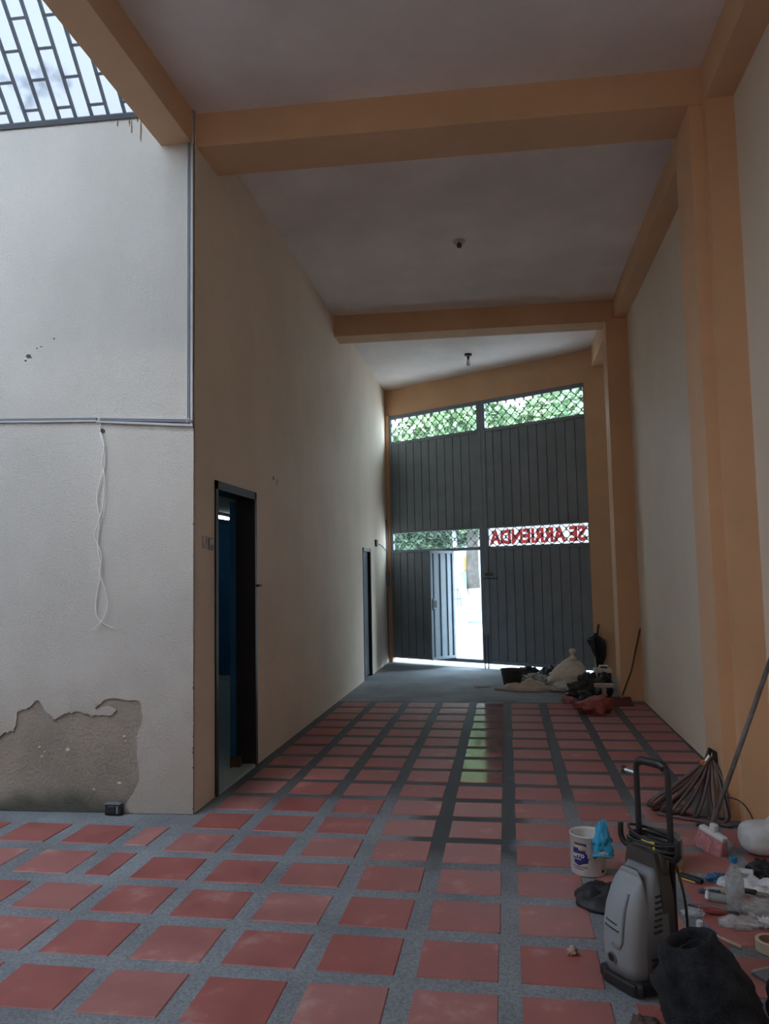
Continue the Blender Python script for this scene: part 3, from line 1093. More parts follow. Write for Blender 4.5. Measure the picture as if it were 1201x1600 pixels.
# ------------------------------------------------------------------ fittings on walls and ceiling
lh = thing('lamp_holder', 'round porcelain lamp holder without bulb on the middle ceiling bay', 'lamp', (-0.343, 6.99, ZC))
part('rose', MB().lathe([(0.0, 0), (.055, 0), (.055, -.012), (.045, -.022), (.028, -.026), (0, -.026)], 24), 'porcelain', lh, smooth=True)
part('socket', MB().lathe([(.022, -.024), (.024, -.06), (.020, -.064), (.014, -.064), (.012, -.03)], 18), 'black_plastic', lh, smooth=True)
for k in range(4):
    a = math.pi / 4 + k * math.pi / 2
    part('painted_glint', rbox(.036 * math.cos(a) - .012, .036 * math.cos(a) + .012, .036 * math.sin(a) - .008, .036 * math.sin(a) + .008, -.034, -.02, .003, 1), 'white_paint', lh)  # white blocks standing in for four highlights on the ring
lb = thing('bulb_lamp', 'unlit clear bulb hanging from a black holder near the gate', 'lamp', (-0.445, 10.78, ZC))
part('rose', MB().lathe([(0, 0), (.052, 0), (.052, -.03), (.02, -.034), (0, -.034)], 20), 'black_plastic', lb)
part('socket', MB().lathe([(.016, -.03), (.018, -.075), (.014, -.078), (0, -.078)], 16), 'black_metal', lb)
part('bulb', MB().lathe([(.013, -.07), (.022, -.095), (.028, -.13), (.026, -.155), (.014, -.172), (0, -.176)], 18), 'bulb_glass', lb, smooth=True)

tk = thing('cable_trunking', 'grey cable trunking running up and along the patio wall', 'trunking', (XL, 4.6, 2.45))


def wallbox(x0, x1, z0, z1, d=.016):
    return MB().add([(x - XL, ysk(x, 4.61) - 4.6 - dd, z - 2.45) for (x, z) in ((x0, z0), (x1, z0), (x1, z1), (x0, z1)) for dd in (0, d)],
                    [(0, 2, 3, 1), (2, 4, 5, 3), (4, 6, 7, 5), (6, 0, 1, 7), (1, 3, 5, 7), (6, 4, 2, 0)])


part('riser', wallbox(-1.999, -1.986, 2.46, 4.345), 'trunking_grey', tk)
part('riser', wallbox(-1.984, -1.968, 2.445, 4.345, .012), 'trunking_light', tk)
part('riser_back', wallbox(-2.004, -1.999, 2.46, 4.345, .02), 'trunking_light', tk)


def run(name, x0, x1, za, zb, w, d, m_):
    g = MB().add([(x - XL, ysk(x, 4.61) - 4.6 - dd, z - 2.45) for (x, z) in ((x0, za), (x1, zb), (x1, zb + w), (x0, za + w)) for dd in (0, d)],
                 [(0, 2, 3, 1), (2, 4, 5, 3), (4, 6, 7, 5), (6, 0, 1, 7), (1, 3, 5, 7), (6, 4, 2, 0)])
    part(name, g, m_, tk)


run('channel', -5.6, -2.62, 2.60, 2.508, .012, .016, 'trunking_grey')
run('channel', -5.6, -2.62, 2.588, 2.494, .013, .014, 'trunking_light')
run('channel', -2.595, -1.97, 2.498, 2.462, .014, .018, 'trunking_grey')
run('channel', -2.595, -1.985, 2.514, 2.479, .008, .02, 'trunking_light')
run('conduit', -2.62, -1.966, 2.488, 2.435, .014, .016, 'trunking_light')

cb = thing('loose_cable', 'loose white twisted cable dangling from the trunking on the patio wall', 'cable', (-2.585, 4.58, 2.42))


def wp(x, z, d=.012):
    return ((x + 2.585) * 1.1, ysk(x, 4.61) - 4.58 - d, z - 2.42)


sa = [(-2.59, 2.51), (-2.592, 2.416), (-2.565, 2.318), (-2.560, 2.22), (-2.584, 2.12), (-2.609, 1.983), (-2.588, 1.85), (-2.601, 1.692), (-2.577, 1.526), (-2.602, 1.363), (-2.606, 1.25), (-2.57, 1.19), (-2.498, 1.146)]
sb = [(-2.585, 2.42), (-2.562, 2.33), (-2.575, 2.22), (-2.560, 2.13), (-2.566, 1.94), (-2.604, 1.80), (-2.615, 1.734), (-2.572, 1.62), (-2.580, 1.50), (-2.548, 1.40), (-2.530, 1.29), (-2.565, 1.20), (-2.621, 1.138)]
part('strand', MB().tube(spline([wp(*q_) for q_ in sa]), .0034, 6), 'white_cable', cb, smooth=True)
part('strand', MB().tube(spline([wp(q_[0], q_[1], .02) for q_ in sb]), .0034, 6), 'white_cable', cb, smooth=True)

ob_ = thing('outlet_box', 'small black electrical box at the foot of the peeling patio wall', 'box', (-2.465, 4.55, -.004))
part('case', rbox(-.052, .052, -.012, .035, .004, .075, .006, 2), 'black_plastic', ob_)
part('lid_edge', rbox(-.052, .052, -.016, .03, .069, .076, .002, 1), 'trunking_grey', ob_)
part('face', rbox(-.03, .02, -.016, -.008, .015, .06, .003, 1), 'black_metal', ob_)
part('slot', rbox(.026, .04, -.016, -.008, .015, .06, .002, 1), 'trunking_grey', ob_)

sw = thing('switch_plate', 'pair of clear cracked switch plates beside the dark doorway', 'switch', (XL, 4.84, 1.7))
part('plate', rbox(0, .010, -.09, -.02, -.045, .035, .003, 1), 'cream_plastic', sw)
part('plate', rbox(0, .010, .005, .085, -.055, .03, .003, 1), 'paper_grey', sw)
part('rocker', rbox(.008, .016, -.085, -.070, -.01, .03, .002, 1), 'white_paint', sw)
part('rocker', rbox(.008, .016, .02, .035, -.02, .02, .002, 1), 'white_paint', sw)
part('rocker', rbox(.008, .016, .05, .07, -.02, .02, .002, 1), 'white_paint', sw)
part('screw_recess', rbox(.006, .012, -.065, -.045, -.01, .03, .002, 1), 'dark_brown', sw)

cdt = thing('wall_conduit', 'thin grey conduit down the long wall beside the gate', 'conduit', (XL, 12.5, 0))
part('pipe', MB().tube([(.012, .05, .10), (.012, .03, .9), (.012, .03, 2.36)], .011, 8), 'trunking_grey', cdt)
part('branch', MB().tube(spline([(.012, .03, 1.82), (.012, -.4, 1.90), (.012, -.75, 1.92)]), .007, 6), 'trunking_grey', cdt)
part('tail', MB().tube(spline([(.012, .05, .1), (.03, -.05, .03), (.05, -.3, .006)]), .008, 6), 'cord_black', cdt)
part('switch_box', rbox(.0, .04, -.02, .09, 1.25, 1.5, .006, 1), 'trunking_grey', cdt)
jb = tag(part('junction_box', rbox(-.005, .03, -.06, .06, -.05, .05, .006, 1), 'dark_brown', None, loc=(XL, 11.5, 1.93)), 'small dark junction box above the far dark doorway', 'box')

# ------------------------------------------------------------------ tools by the column
# paint pail
pail = thing('paint_pail', 'open white paint pail with navy logo beside the black plastic bag', 'pail', (0.352, 3.955, 0))
PR, PH = 0.084, 0.185
part('body', MB().lathe([(0, .002), (PR - .004, 0), (PR, .004), (PR, PH - .006), (PR + .003, PH - .004), (PR + .003, PH), (PR - .003, PH), (PR - .004, PH - .01), (PR - .005, .03), (0, .03)], 40), 'pail_white', pail, smooth=True)
part('paint_inside', MB().lathe([(0, .12), (PR - .006, .12), (PR - .006, .118), (0, .118)], 30), 'pail_inside', pail)


def wrap(me, z0, ang, rad, sx=1.0, sz=1.0):
    xs_ = [v.co.x for v in me.vertices]
    ys_ = [v.co.y for v in me.vertices]
    cx = (max(xs_) + min(xs_)) / 2
    cy = (max(ys_) + min(ys_)) / 2
    for v in me.vertices:
        a = ang + (v.co.x - cx) * sx / rad
        v.co = (rad * math.cos(a), rad * math.sin(a), z0 + (v.co.y - cy) * sz)
    return me


def curved_patch(poly2, z0, ang, rad, n=1):
    """flat print on the curved side: polygon (u, v) cut into thin columns"""
    mb_ = MB()
    us = [p_[0] for p_ in poly2]
    u0, u1 = min(us), max(us)
    k = 14
    for i in range(k):
        ua, ub = u0 + (u1 - u0) * i / k, u0 + (u1 - u0) * (i + 1) / k
        um = (ua + ub) / 2
        ys_ = []
        for j in range(len(poly2)):
            (xa, ya), (xb, yb) = poly2[j], poly2[(j + 1) % len(poly2)]
            if (xa - um) * (xb - um) < 0:
                ys_.append(ya + (yb - ya) * (um - xa) / (xb - xa))
        if len(ys_) < 2:
            continue
        lo, hi = min(ys_), max(ys_)
        vs_ = []
        for u, v_ in ((ua, lo), (ub, lo), (ub, hi), (ua, hi)):
            a = ang + u / rad
            vs_.append((rad * math.cos(a), rad * math.sin(a), z0 + v_))
        mb_.add(vs_, [(0, 1, 2, 3)])
    return mb_


FA = math.radians(-122)         # where the label faces
part('logo', curved_patch([(-.040, .032), (-.040, -.004), (-.031, -.038), (-.008, -.047), (.014, -.037), (.040, -.030), (.045, .005), (.029, .013), (.027, .026), (-.006, .022), (-.008, .036)], .096, FA, PR + .0008), 'pail_navy', pail)
part('lettering', wrap(text_mesh('erro 1', .034, 0, .0012), .100, FA + .02, PR + .0014, 1.0), 'pail_white', pail)
part('line', curved_patch([(-.030, -.003), (.006, -.003), (.006, .002), (-.030, .002)], .080, FA, PR + .0014), 'trunking_light', pail)
part('title', curved_patch([(-.030, .004), (.032, .004), (.032, -.012), (.020, -.004), (-.030, -.004)], .150, FA, PR + .0008), 'pail_navy', pail)
part('underline', curved_patch([(-.028, -.004), (.014, -.004), (.014, .003), (-.028, .003)], .137, FA, PR + .0008), 'pail_yellow', pail)
for zz_, ua, ub in ((.044, -.045, .036), (.034, -.032, .016)):
    n_ = 9
    for k in range(n_):
        u_ = ua + (ub - ua) * k / n_
        part('small_print', curved_patch([(u_, -.002), (u_ + (ub - ua) / n_ * .75, -.002), (u_ + (ub - ua) / n_ * .75, .002), (u_, .002)], zz_, FA, PR + .0008), 'pail_navy', pail)
part('smear', curved_patch([(0, -.02), (.012, -.028), (.022, 0), (.012, .02), (.003, .012)], .095, FA + .75, PR + .0008), 'can_label', pail)
part('stamp', curved_patch([(-.008, -.006), (.01, -.006), (.01, .008), (-.008, .008)], .022, FA + 1.35, PR + .0008), 'black_metal', pail)


def bag_pull(v):
    t = (v.z + .09) / .18
    k = 1.30 - .80 * max(0, min(1, t))
    return Vector((v.x * k, v.y * k, v.z))


bb = tag(part('plastic_bag', blob((.048, .034, .092), seed=5, amp=.30, freq=1.8, flat=False, sub=4, pull=bag_pull), 'blue_bag', None, loc=(0.412, 3.860, .190), smooth=True), 'crumpled sky-blue plastic bag hung over the rim of the white pail', 'bag')
tw = part('opening', MB().tube([(.045 * math.cos(2 * math.pi * k / 20), -.02 + .022 * math.sin(2 * math.pi * k / 20), -.070 + .004 * math.sin(k)) for k in range(20)], .006, 6, closed=True), 'blue_bag', bb)
part('contents', blob((.036, .014, .014), seed=2, amp=.3, flat=False, sub=3), 'can_label', bb, loc=(0, -.026, -.066))

# second paint can
can = thing('paint_can', 'rusty paint can with orange stripes behind the pressure washer', 'can', (0.715, 4.06, 0))
part('body', MB().lathe([(0, .0), (.098, 0), (.100, .004), (.100, .142), (.103, .144), (.103, .150), (.097, .150)], 36), 'can_label', can, smooth=True)
part('lid', MB().lathe([(.098, .149), (.090, .143), (0, .143)], 36), 'can_lid', can)
part('stripe', MB().lathe([(.1008, .006), (.1008, .026)], 36), 'can_orange', can)
for z_ in (.036, .050, .064):
    part('stripe', curved_patch([(-.05, -.005), (.03, -.005), (.03, .004), (-.05, .004)], z_, math.radians(-110), .1008), 'can_red', can)
part('drip', curved_patch([(-.03, .05), (.05, .05), (.05, .02), (.03, -.01), (.01, .02), (-.03, .015)], .095, math.radians(-60), .1008), 'can_red', can)

# black bag on the floor
def flat_pull(v):
    return Vector((v.x, v.y, v.z))


g = sheet(.21, .15, 11, .045, 24, .012, .18)
tag(part('plastic_bag', g, 'black_bag_dull', None, loc=(0.455, 3.60, 0), rot=(0, 0, -.35), smooth=True), 'black plastic bag lying flat on the tiles behind the pressure washer', 'bag')

# pressure washer
W = thing('pressure_washer', 'grey and black upright pressure washer with tubular handle', 'pressure washer', (0.430, 2.955, 0), math.radians(-50))


def half_shell(levels, y_back, n=14, ex=.65, ey=.7):
    mb_ = MB()
    vs_, fs_ = [], []
    for (z, w, fy) in levels:
        for k in range(n + 1):
            a = math.pi * k / n
            cx, sy_ = math.cos(a), math.sin(a)
            x = -w * math.copysign(abs(cx) ** ex, cx)
            y = y_back + (fy - y_back) * abs(sy_) ** ey
            vs_.append((x, y, z))
    m_ = n + 1
    L = len(levels)
    for i in range(L - 1):
        for k in range(n):
            fs_.append((i * m_ + k, i * m_ + k + 1, (i + 1) * m_ + k + 1, (i + 1) * m_ + k))
        fs_.append((i * m_ + n, i * m_, (i + 1) * m_, (i + 1) * m_ + n))
    fs_.append(tuple(range(n, -1, -1)))
    fs_.append(tuple((L - 1) * m_ + k for k in range(n + 1)))
    return mb_.add(vs_, fs_)


lv = [(.048, .084, -.108), (.09, .087, -.118), (.15, .088, -.124), (.21, .086, -.120), (.27, .081, -.106), (.32, .072, -.082), (.355, .062, -.056), (.38, .048, -.032), (.395, .034, -.018)]
part('front_shell', half_shell(lv, -.035), 'washer_grey', W, smooth=True)
lv2 = [(.046, .094, -.078), (.15, .097, -.082), (.25, .092, -.062), (.33, .082, -.030), (.38, .070, .005), (.40, .06, .015)]
part('housing', half_shell(lv2, .05, 16, .32, .45), 'washer_mid', W, smooth=True)
part('rear_shell', MB().add([(x, y, z) for z, w in ((.046, .098), (.30, .090), (.41, .07), (.45, .06)) for x, y in ((-w, .025), (w, .025), (w, .085), (-w, .085))],
     [(3, 2, 1, 0), (0, 1, 5, 4), (1, 2, 6, 5), (2, 3, 7, 6), (3, 0, 4, 7), (4, 5, 9, 8), (5, 6, 10, 9), (6, 7, 11, 10), (7, 4, 8, 11), (8, 9, 13, 12), (9, 10, 14, 13), (10, 11, 15, 14), (11, 8, 12, 15), (12, 13, 14, 15)]), 'washer_side', W)
part('base', rbox(-.10, .10, -.105, .10, .006, .05, .012, 2), 'black_plastic', W)
part('base_lip', rbox(-.075, .075, -.115, -.09, .0, .045, .010, 2), 'black_plastic', W)
for s in (-1, 1):
    part('wheel', MB().lathe([(0, -.012), (.045, -.012), (.05, -.006), (.05, .006), (.045, .012), (0, .012)], 20).xf(Matrix.Translation((s * .095, .09, .05)) @ Matrix.Rotation(math.pi / 2, 4, 'Y')), 'black_plastic', W)
# carrying bow over the top
part('top_bow', MB().tube(spline([(-.062, .06, .38), (-.062, .06, .43), (-.03, .055, .455), (.03, .055, .455), (.062, .06, .43), (.062, .06, .38)]), .016, 8), 'washer_side', W, smooth=True)
# vents on the side
for k in range(7):
    z = .200 + k * .0185
    yb_ = .012 + k * .003
    part('vent', rbox(.07, .0985 - k * .0019, -.030 + k * .0045, yb_, z, z + .008, .002, 1), 'black_metal', W)
for k in range(3):
    z = .072 + k * .021
    part('vent', rbox(.08, .0992, -.045, .010, z, z + .009, .002, 1), 'black_metal', W)


def on_shell(x, z):
    for i in range(len(lv) - 1):
        if lv[i][0] <= z <= lv[i + 1][0]:
            t = (z - lv[i][0]) / (lv[i + 1][0] - lv[i][0])
            w_ = lv[i][1] + (lv[i + 1][1] - lv[i][1]) * t
            fy = lv[i][2] + (lv[i + 1][2] - lv[i][2]) * t
            break
    cx = min(1, (abs(x) / w_) ** (1 / .65))
    return Vector((x, -.035 + (fy + .035) * (1 - cx * cx) ** .35, z))


part('groove', MB().tube(spline([on_shell(.030, .325), on_shell(.032, .27), on_shell(.033, .21), on_shell(.030, .17), on_shell(.015, .150), on_shell(-.012, .155)], 5), .0055, 6), 'washer_mid', W, smooth=True)
kp = on_shell(-.018, .105)
part('knob', MB().lathe([(.020, 0), (.020, .006), (.015, .006), (.012, -.002), (0, -.002)], 20).xf(Matrix.Translation(kp) @ Matrix.Rotation(math.pi / 2, 4, 'X')), 'steel', W)
part('knob_hole', MB().lathe([(.013, 0), (.013, .004), (0, .004)], 16).xf(Matrix.Translation(kp) @ Matrix.Rotation(math.pi / 2, 4, 'X')), 'black_metal', W)
for j, (z, n_, x0) in enumerate(((.226, 5, -.042), (.208, 6, -.044))):
    for k in range(n_):
        p_ = on_shell(x0 + k * .011, z - .0012 * k)
        part('emblem', MB().box(p_.x - .004, p_.x + .004, p_.y - .0012, p_.y + .004, p_.z - .003, p_.z + .003), 'groove_dark', W)
# handle
HY = .105
hp = [(-.072, HY, .10), (-.072, HY, .45)] + arc((-.037, HY, .713), .035, math.pi, math.pi / 2, 6, 'xz') + arc((.037, HY, .713), .035, math.pi / 2, 0, 6, 'xz') + [(.072, HY, .45), (.072, HY, .10)]
part('handle', MB().tube(hp, .0115, 10), 'black_metal', W, smooth=True)
part('grip', MB().tube(arc((-.037, HY, .713), .035, math.pi * .75, math.pi / 2, 4, 'xz') + arc((.037, HY, .713), .035, math.pi / 2, math.pi * .25, 4, 'xz'), .0165, 12), 'black_plastic', W, smooth=True)
part('lance_peg', MB().tube([(-.072, HY, .695), (-.125, HY - .01, .70)], .009, 8), 'steel', W)
part('peg_cap', MB().tube([(-.12, HY - .009, .70), (-.13, HY - .011, .70)], .014, 10), 'black_plastic', W)
for s in (-1, 1):
    part('cord_hook', MB().tube(spline([(s * .06, HY - .02, .445), (s * .105, HY - .03, .43), (s * .128, HY - .035, .455), (s * .128, HY - .035, .505)], 5), .011, 8), 'black_plastic', W, smooth=True)
part('hook_bar', rbox(-.10, .10, HY - .035, HY + .018, .425, .445, .006, 1), 'black_plastic', W)
for k, (z, dx, dy, tl_) in enumerate(((.452, .112, .052, .05), (.461, .106, .046, -.04), (.470, .110, .055, .10), (.479, .100, .044, .02), (.488, .104, .050, -.10), (.440, .113, .05, -.03))):
    loop = [(dx * math.cos(2 * math.pi * q_ / 36), HY - .01 + dy * math.sin(2 * math.pi * q_ / 36), z + tl_ * .10 * math.cos(2 * math.pi * q_ / 36) + .002 * math.sin(.5 * q_ + k)) for q_ in range(36)]
    part('cord', MB().tube(loop, .0052, 6, closed=True), 'cord_black', W, smooth=True)
yt = part('warning_tag', rbox(-.010, .050, HY - .062, HY - .058, .456, .484, .0015, 1), 'yellow_tag', W)
for k in range(4):
    part('print', rbox(-.004 + k * .013, .003 + k * .013, HY - .0635, HY - .061, .463, .477, .0005, 1), 'black_metal', yt)
part('power_lead', MB().tube(spline([(.10, HY - .02, .43), (.12, HY, .3), (.115, HY + .01, .15), (.10, HY - .02, .06)], 6), .005, 6), 'cord_black', W, smooth=True)

MATS['black_cloth'].node_tree.nodes['Principled BSDF'].inputs['Sheen Weight'].default_value = 0.06
# black cloth rolls
def roll(label, loc, r, h, seed, sx_=1.0, sy_=1.0, rz=0.0, lean=(0, 0)):
    prof = [(0, .004), (r * .97, 0), (r * 1.06, h * .12), (r * 1.06, h * .34), (r * .98, h * .55), (r * .82, h * .74), (r * .68, h * .88), (r * .58, h * .97), (r * .50, h), (r * .44, h * .97), (r * .42, h * .86), (r * .36, h * .83), (r * .31, h * .90), (r * .24, h * .91), (r * .20, h * .82), (r * .12, h * .66), (0, h * .62)]
    # resample finer for the folds
    fp = []
    for i in range(len(prof) - 1):
        for k in range(4):
            t = k / 4
            fp.append((prof[i][0] + (prof[i + 1][0] - prof[i][0]) * t, prof[i][1] + (prof[i + 1][1] - prof[i][1]) * t))
    fp.append(prof[-1])
    mb_ = MB().lathe(fp, 64)
    vv = []
    for (x, y, z) in mb_.v:
        a = math.atan2(y, x)
        rr_ = math.hypot(x, y)
        f = z / h
        # diagonal folds wrapping round the roll
        fold = .09 * math.sin(3 * a + 7 * f + seed) * noise.noise(Vector((math.cos(a) * 1.3, math.sin(a) * 1.3, f * 2 + seed))) * 2
        cr_ = -.05 * math.exp(-(math.sin(2 * a + 5 * f + seed) / .22) ** 2) - .03 * math.exp(-(math.sin(3 * a - 8 * f + 2 * seed) / .15) ** 2) + .10 * (abs(noise.noise(Vector((x / r * 2.2, y / r * 2.2, f * 4 + seed)))) * 2 - .5) + .02 * noise.noise(Vector((x / r * 7, y / r * 7, f * 9 + seed)))
        k_ = 1 + (fold + cr_) * min(1, f * 6 + .2)
        dz = .07 * h * math.sin(a + seed) * f if rr_ < r * .95 else .05 * h * math.sin(a + seed) * f
        vv.append((x * k_ * sx_ + lean[0] * f, y * k_ * sy_ + lean[1] * f, max(0, z + dz)))
    mb_.v = vv
    return tag(part('cloth_roll', mb_, 'black_cloth', None, loc=loc, rot=(0, 0, rz), smooth=True), label, 'cloth')


roll('large black cloth roll standing in front of the pressure washer', (0.622, 2.665, 0), .140, .272, 1.3, 1.05, .86, 0, (-.072, .03))
roll('smaller dark cloth roll beside the large black one at the frame edge', (0.90, 2.74, 0), .110, .225, 4.2, 1.0, .9, .5, (.02, 0))
g = sheet(.05, .04, 31, .018, 14, .008, .4)
tag(part('frayed_rag', g, 'frayed_brown', None, loc=(0.395, 2.665, 0), smooth=True), 'small frayed brown rag at the foot of the large black roll', 'rag')

# broom
br = thing('push_broom', 'broom with grey pole and pink bristles standing by the column', 'broom', (1.00, 4.29, 0))
hd_r = Matrix.Rotation(math.radians(-52), 4, 'Z') @ Matrix.Rotation(math.radians(12), 4, 'Y')
bm = rbox(-.075, .075, -.021, .021, .085, .112, .009, 2)
bm.transform(hd_r)
part('head', bm, 'white_plastic', br, smooth=False)
bm = rbox(-.018, .018, -.016, .016, .108, .15, .007, 2)
bm.transform(hd_r)
part('socket', bm, 'white_plastic', br)
bs = MB()
rb = random.Random(9)
for i in range(15):
    for j in range(4):
        x0, y0 = -.068 + .0097 * i, -.015 + .010 * j
        x1, y1 = x0 * 1.10 + rb.uniform(-.004, .004), y0 * 2.0 + rb.uniform(-.005, .005)
        bs.tube([(x0, y0, .088), ((x0 + x1) / 2, (y0 + y1) / 2, .05), (x1, y1, .004)], [.0052, .0062, .0072], 5)
bs.xf(hd_r)
bs.v = [(x, y, max(0.001, z)) for x, y, z in bs.v]
part('bristles', bs, 'bristle_pink', br, kind='stuff')
part('pole', MB().tube([(.014, .012, .12), (.19, .03, .55), (.435, .055, 1.16)], [.012, .0125, .012], 10), 'pole_grey', br, smooth=True)

# hose bundle hung on the column
hz = thing('garden_hose', 'brown garden hose hung in loose loops against the column', 'hose', (1.14, 4.88, 0))
rh = random.Random(21)
tie = Vector((.035, .045, .33))
ends = [(-.335, .055, .035), (-.315, .03, .02), (-.33, .00, .05), (-.28, .04, .03), (-.27, -.02, .03), (-.22, -.05, .02), (-.17, -.07, .03), (-.10, -.09, .02), (-.02, -.13, .02), (.05, -.12, .03), (.035, -.17, .02)]
for k, e_ in enumerate(ends):
    e_ = Vector(e_)
    mid = (tie + e_) / 2
    maj = (e_ - tie) / 2
    hor = Vector((-maj.y, maj.x, 0))
    hor = hor.normalized() if hor.length > 1e-4 else Vector((1, 0, 0))
    mn = maj.normalized().cross(hor)
    wa, wb = rh.uniform(.02, .05), rh.uniform(.035, .062)
    pts = []
    for q_ in range(30):
        t = 2 * math.pi * q_ / 30
        c_ = math.cos(t)
        w_ = (1 - c_) / 2 * .7 + .3 if c_ < 0 else 1
        fat = .35 + .65 * (1 + c_) / 2
        p_ = mid + maj * c_ + (hor * wa + mn * wb) * math.sin(t) * fat - Vector((0, 0, .035 * (1 - c_ * c_)))
        pts.append(Vector((min(p_.x, .058), p_.y, max(.010, p_.z))))
    part('loop', MB().tube(pts, .0088, 8, closed=True), 'hose_brown', hz, smooth=True)
for k, pts in enumerate((
        [tie, (.07, -.05, .24), (.08, -.12, .10), (.06, -.17, .03), (-.05, -.19, .012), (-.12, -.2, .011)],
        [(-.30, -.02, .012), (-.15, -.10, .011), (0, -.17, .012), (.04, -.20, .011), (.08, -.205, .011)],
        [(-.26, .05, .012), (-.10, -.02, .011), (.0, -.06, .012), (.05, -.11, .011)])):
    part('loop', MB().tube([Vector((p_.x, p_.y, max(.011, p_.z))) for p_ in spline(pts, 7)], .0095, 8), 'hose_brown', hz, smooth=True)
part('tie', MB().tube([(tie.x - .03, tie.y - .02, tie.z - .02), (tie.x, tie.y, tie.z + .05), (tie.x + .025, tie.y, tie.z + .03), (tie.x + .015, tie.y - .03, tie.z - .06)], .014, 8), 'cord_black', hz, smooth=True)
part('coupling', MB().tube([(tie.x - .045, tie.y - .035, tie.z - .03), (tie.x - .01, tie.y - .03, tie.z + .015)], .012, 10), 'steel', hz)
part('nozzle_ring', MB().tube([(tie.x - .055 + .012 * math.cos(a * .4), tie.y - .05, tie.z - .02 + .012 * math.sin(a * .4)) for a in range(16)], .005, 6), 'orange_ring', hz)
part('loose_end', MB().tube(spline([(.045, -.16, .16), (.13, -.18, .14), (.185, -.185, .06), (.17, -.19, .012), (.05, -.2, .008), (-.08, -.22, .006)], 6), .0035, 6), 'cord_black', hz, smooth=True)

# jug
jg = thing('plastic_jug', 'milky white plastic jug lying by the column', 'jug', (1.265, 4.28, 0))
part('body', blob((.135, .11, .09), seed=1, amp=.02, freq=1.0, flat=False, sub=4, ridged=False, pull=lambda v: Vector((math.copysign(abs(v.x / .135) ** .7 * .125, v.x), math.copysign(abs(v.y / .11) ** .75 * .1, v.y), math.copysign(abs(v.z / .09) ** .75 * .08, v.z)))), 'milky_plastic', jg, loc=(0, 0, .082), smooth=True)
part('neck', MB().tube([(.12, .0, .09), (.16, .0, .10)], .025, 14), 'milky_plastic', jg)
part('handle', MB().tube(spline([(.02, .02, .155), (.05, .02, .185), (.10, .01, .17), (.125, 0, .12)]), .010, 8), 'milky_plastic', jg, smooth=True)

# bottle
bt = thing('water_bottle', 'clear plastic bottle with blue cap standing among the tools', 'bottle', (0.925, 3.575, 0))
part('body', MB().lathe([(0, .004), (.028, 0), (.036, .006), (.037, .05), (.034, .06), (.037, .07), (.037, .13), (.034, .15), (.022, .178), (.013, .192), (.0125, .205)], 26), 'bottle_clear', bt, smooth=True)
part('cap', MB().lathe([(0, .226), (.014, .226), (.0155, .222), (.0155, .204), (.013, .202)], 18), 'cap_blue', bt)
part('label', MB().lathe([(.0375, .075), (.0375, .128)], 26), 'clear_bag', bt)

# utility knife
kn = thing('utility_knife', 'black and yellow utility knife handle on the tiles', 'knife', (0.81, 3.88, 0), math.radians(-42))
part('grip', rbox(-.055, .06, -.015, .015, .003, .028, .009, 2), 'black_plastic', kn)
part('end_cap', rbox(-.066, -.052, -.016, .016, .002, .029, .006, 2), 'yellow', kn)
part('edge', rbox(-.05, .03, -.0165, -.013, .003, .010, .001, 1), 'yellow', kn)

# odds and ends spread on the floor, each its own thing
def junk(name, g, m_, loc, rz, label, cat, smooth=True, grp=None):
    return tag(part(name, g, m_, None, loc=loc, rot=(0, 0, rz), smooth=smooth), label, cat, grp)


junk('rag', blob((.055, .03, .022), 7, .5, 2.2), 'rag_blue', (0.93, 3.90, 0), .3, 'crumpled bright blue rag behind the clear bottle', 'rag')
junk('rag', blob((.05, .022, .012), 9, .5, 2.2), 'navy', (0.868, 3.74, 0), -.4, 'small navy rag near the knife handle', 'rag')
junk('paper_sheet', sheet(.06, .045, 4, .02, 12, .003, .3), 'paper_white', (0.975, 3.87, 0), .4, 'small white crumpled paper just behind the clear bottle', 'paper')
junk('work_cloth', sheet(.13, .10, 5, .03, 18, .004, .3), 'paper_white', (1.10, 3.80, 0), -.5, 'white work cloth spread under the black bag by the frame edge', 'cloth')
junk('lace_cloth', blob((.05, .035, .03), 14, .45, 3.0), 'paper_white', (1.15, 3.80, .012), .2, 'bunched white lace cloth on the spread work cloth', 'cloth')
junk('plastic_bag', blob((.085, .055, .045), 15, .45, 2.0), 'black_bag_dull', (1.165, 3.985, 0), .1, 'crumpled black bag in front of the white jug', 'bag')
bx_ = thing('small_carton', 'small grey carton with white top behind the clear bottle', 'carton', (1.065, 3.93, 0), -.3)
part('body', rbox(-.035, .035, -.022, .022, 0, .035, .003, 1), 'paper_grey', bx_)
part('lid', rbox(-.036, .036, -.023, .023, .033, .043, .003, 1), 'paper_white', bx_)
junk('sandpaper', sheet(.075, .03, 17, .008, 12, .002, .15), 'can_label', (0.915, 3.785, 0), -.15, 'brown sandpaper sheet between blue rag and paper packet', 'sandpaper')
pk = thing('paper_packet', 'torn pale paper packet left of the clear bottle', 'packet', (0.885, 3.665, 0), math.radians(-18))
part('body', rbox(-.05, .05, -.024, .024, .002, .028, .009, 2), 'paper_grey', pk)
part('torn_end', sheet(.012, .024, 3, .02, 8, .006, .4), 'paper_white', pk, loc=(-.052, 0, .010), smooth=True)
ch = thing('putty_knife', 'dark putty knife lying on the white work cloth', 'putty knife', (1.02, 3.71, .022), math.radians(-22))
part('handle', rbox(-.06, .03, -.012, .012, 0, .020, .006, 2), 'black_plastic', ch)
part('blade', rbox(.028, .10, -.018, .018, .006, .010, .001, 1), 'steel', ch)
rt_ = thing('red_pliers', 'red-handled pliers beside the foot of the clear bottle', 'pliers', (0.83, 3.535, 0), math.radians(-12))
part('handle', MB().tube(spline([(-.06, .008, .012), (-.02, .016, .014), (.03, .006, .014), (.055, 0, .014)]), [.007] * 6 + [.010] * 6 + [.008] * 7, 8), 'red_tool', rt_, smooth=True)
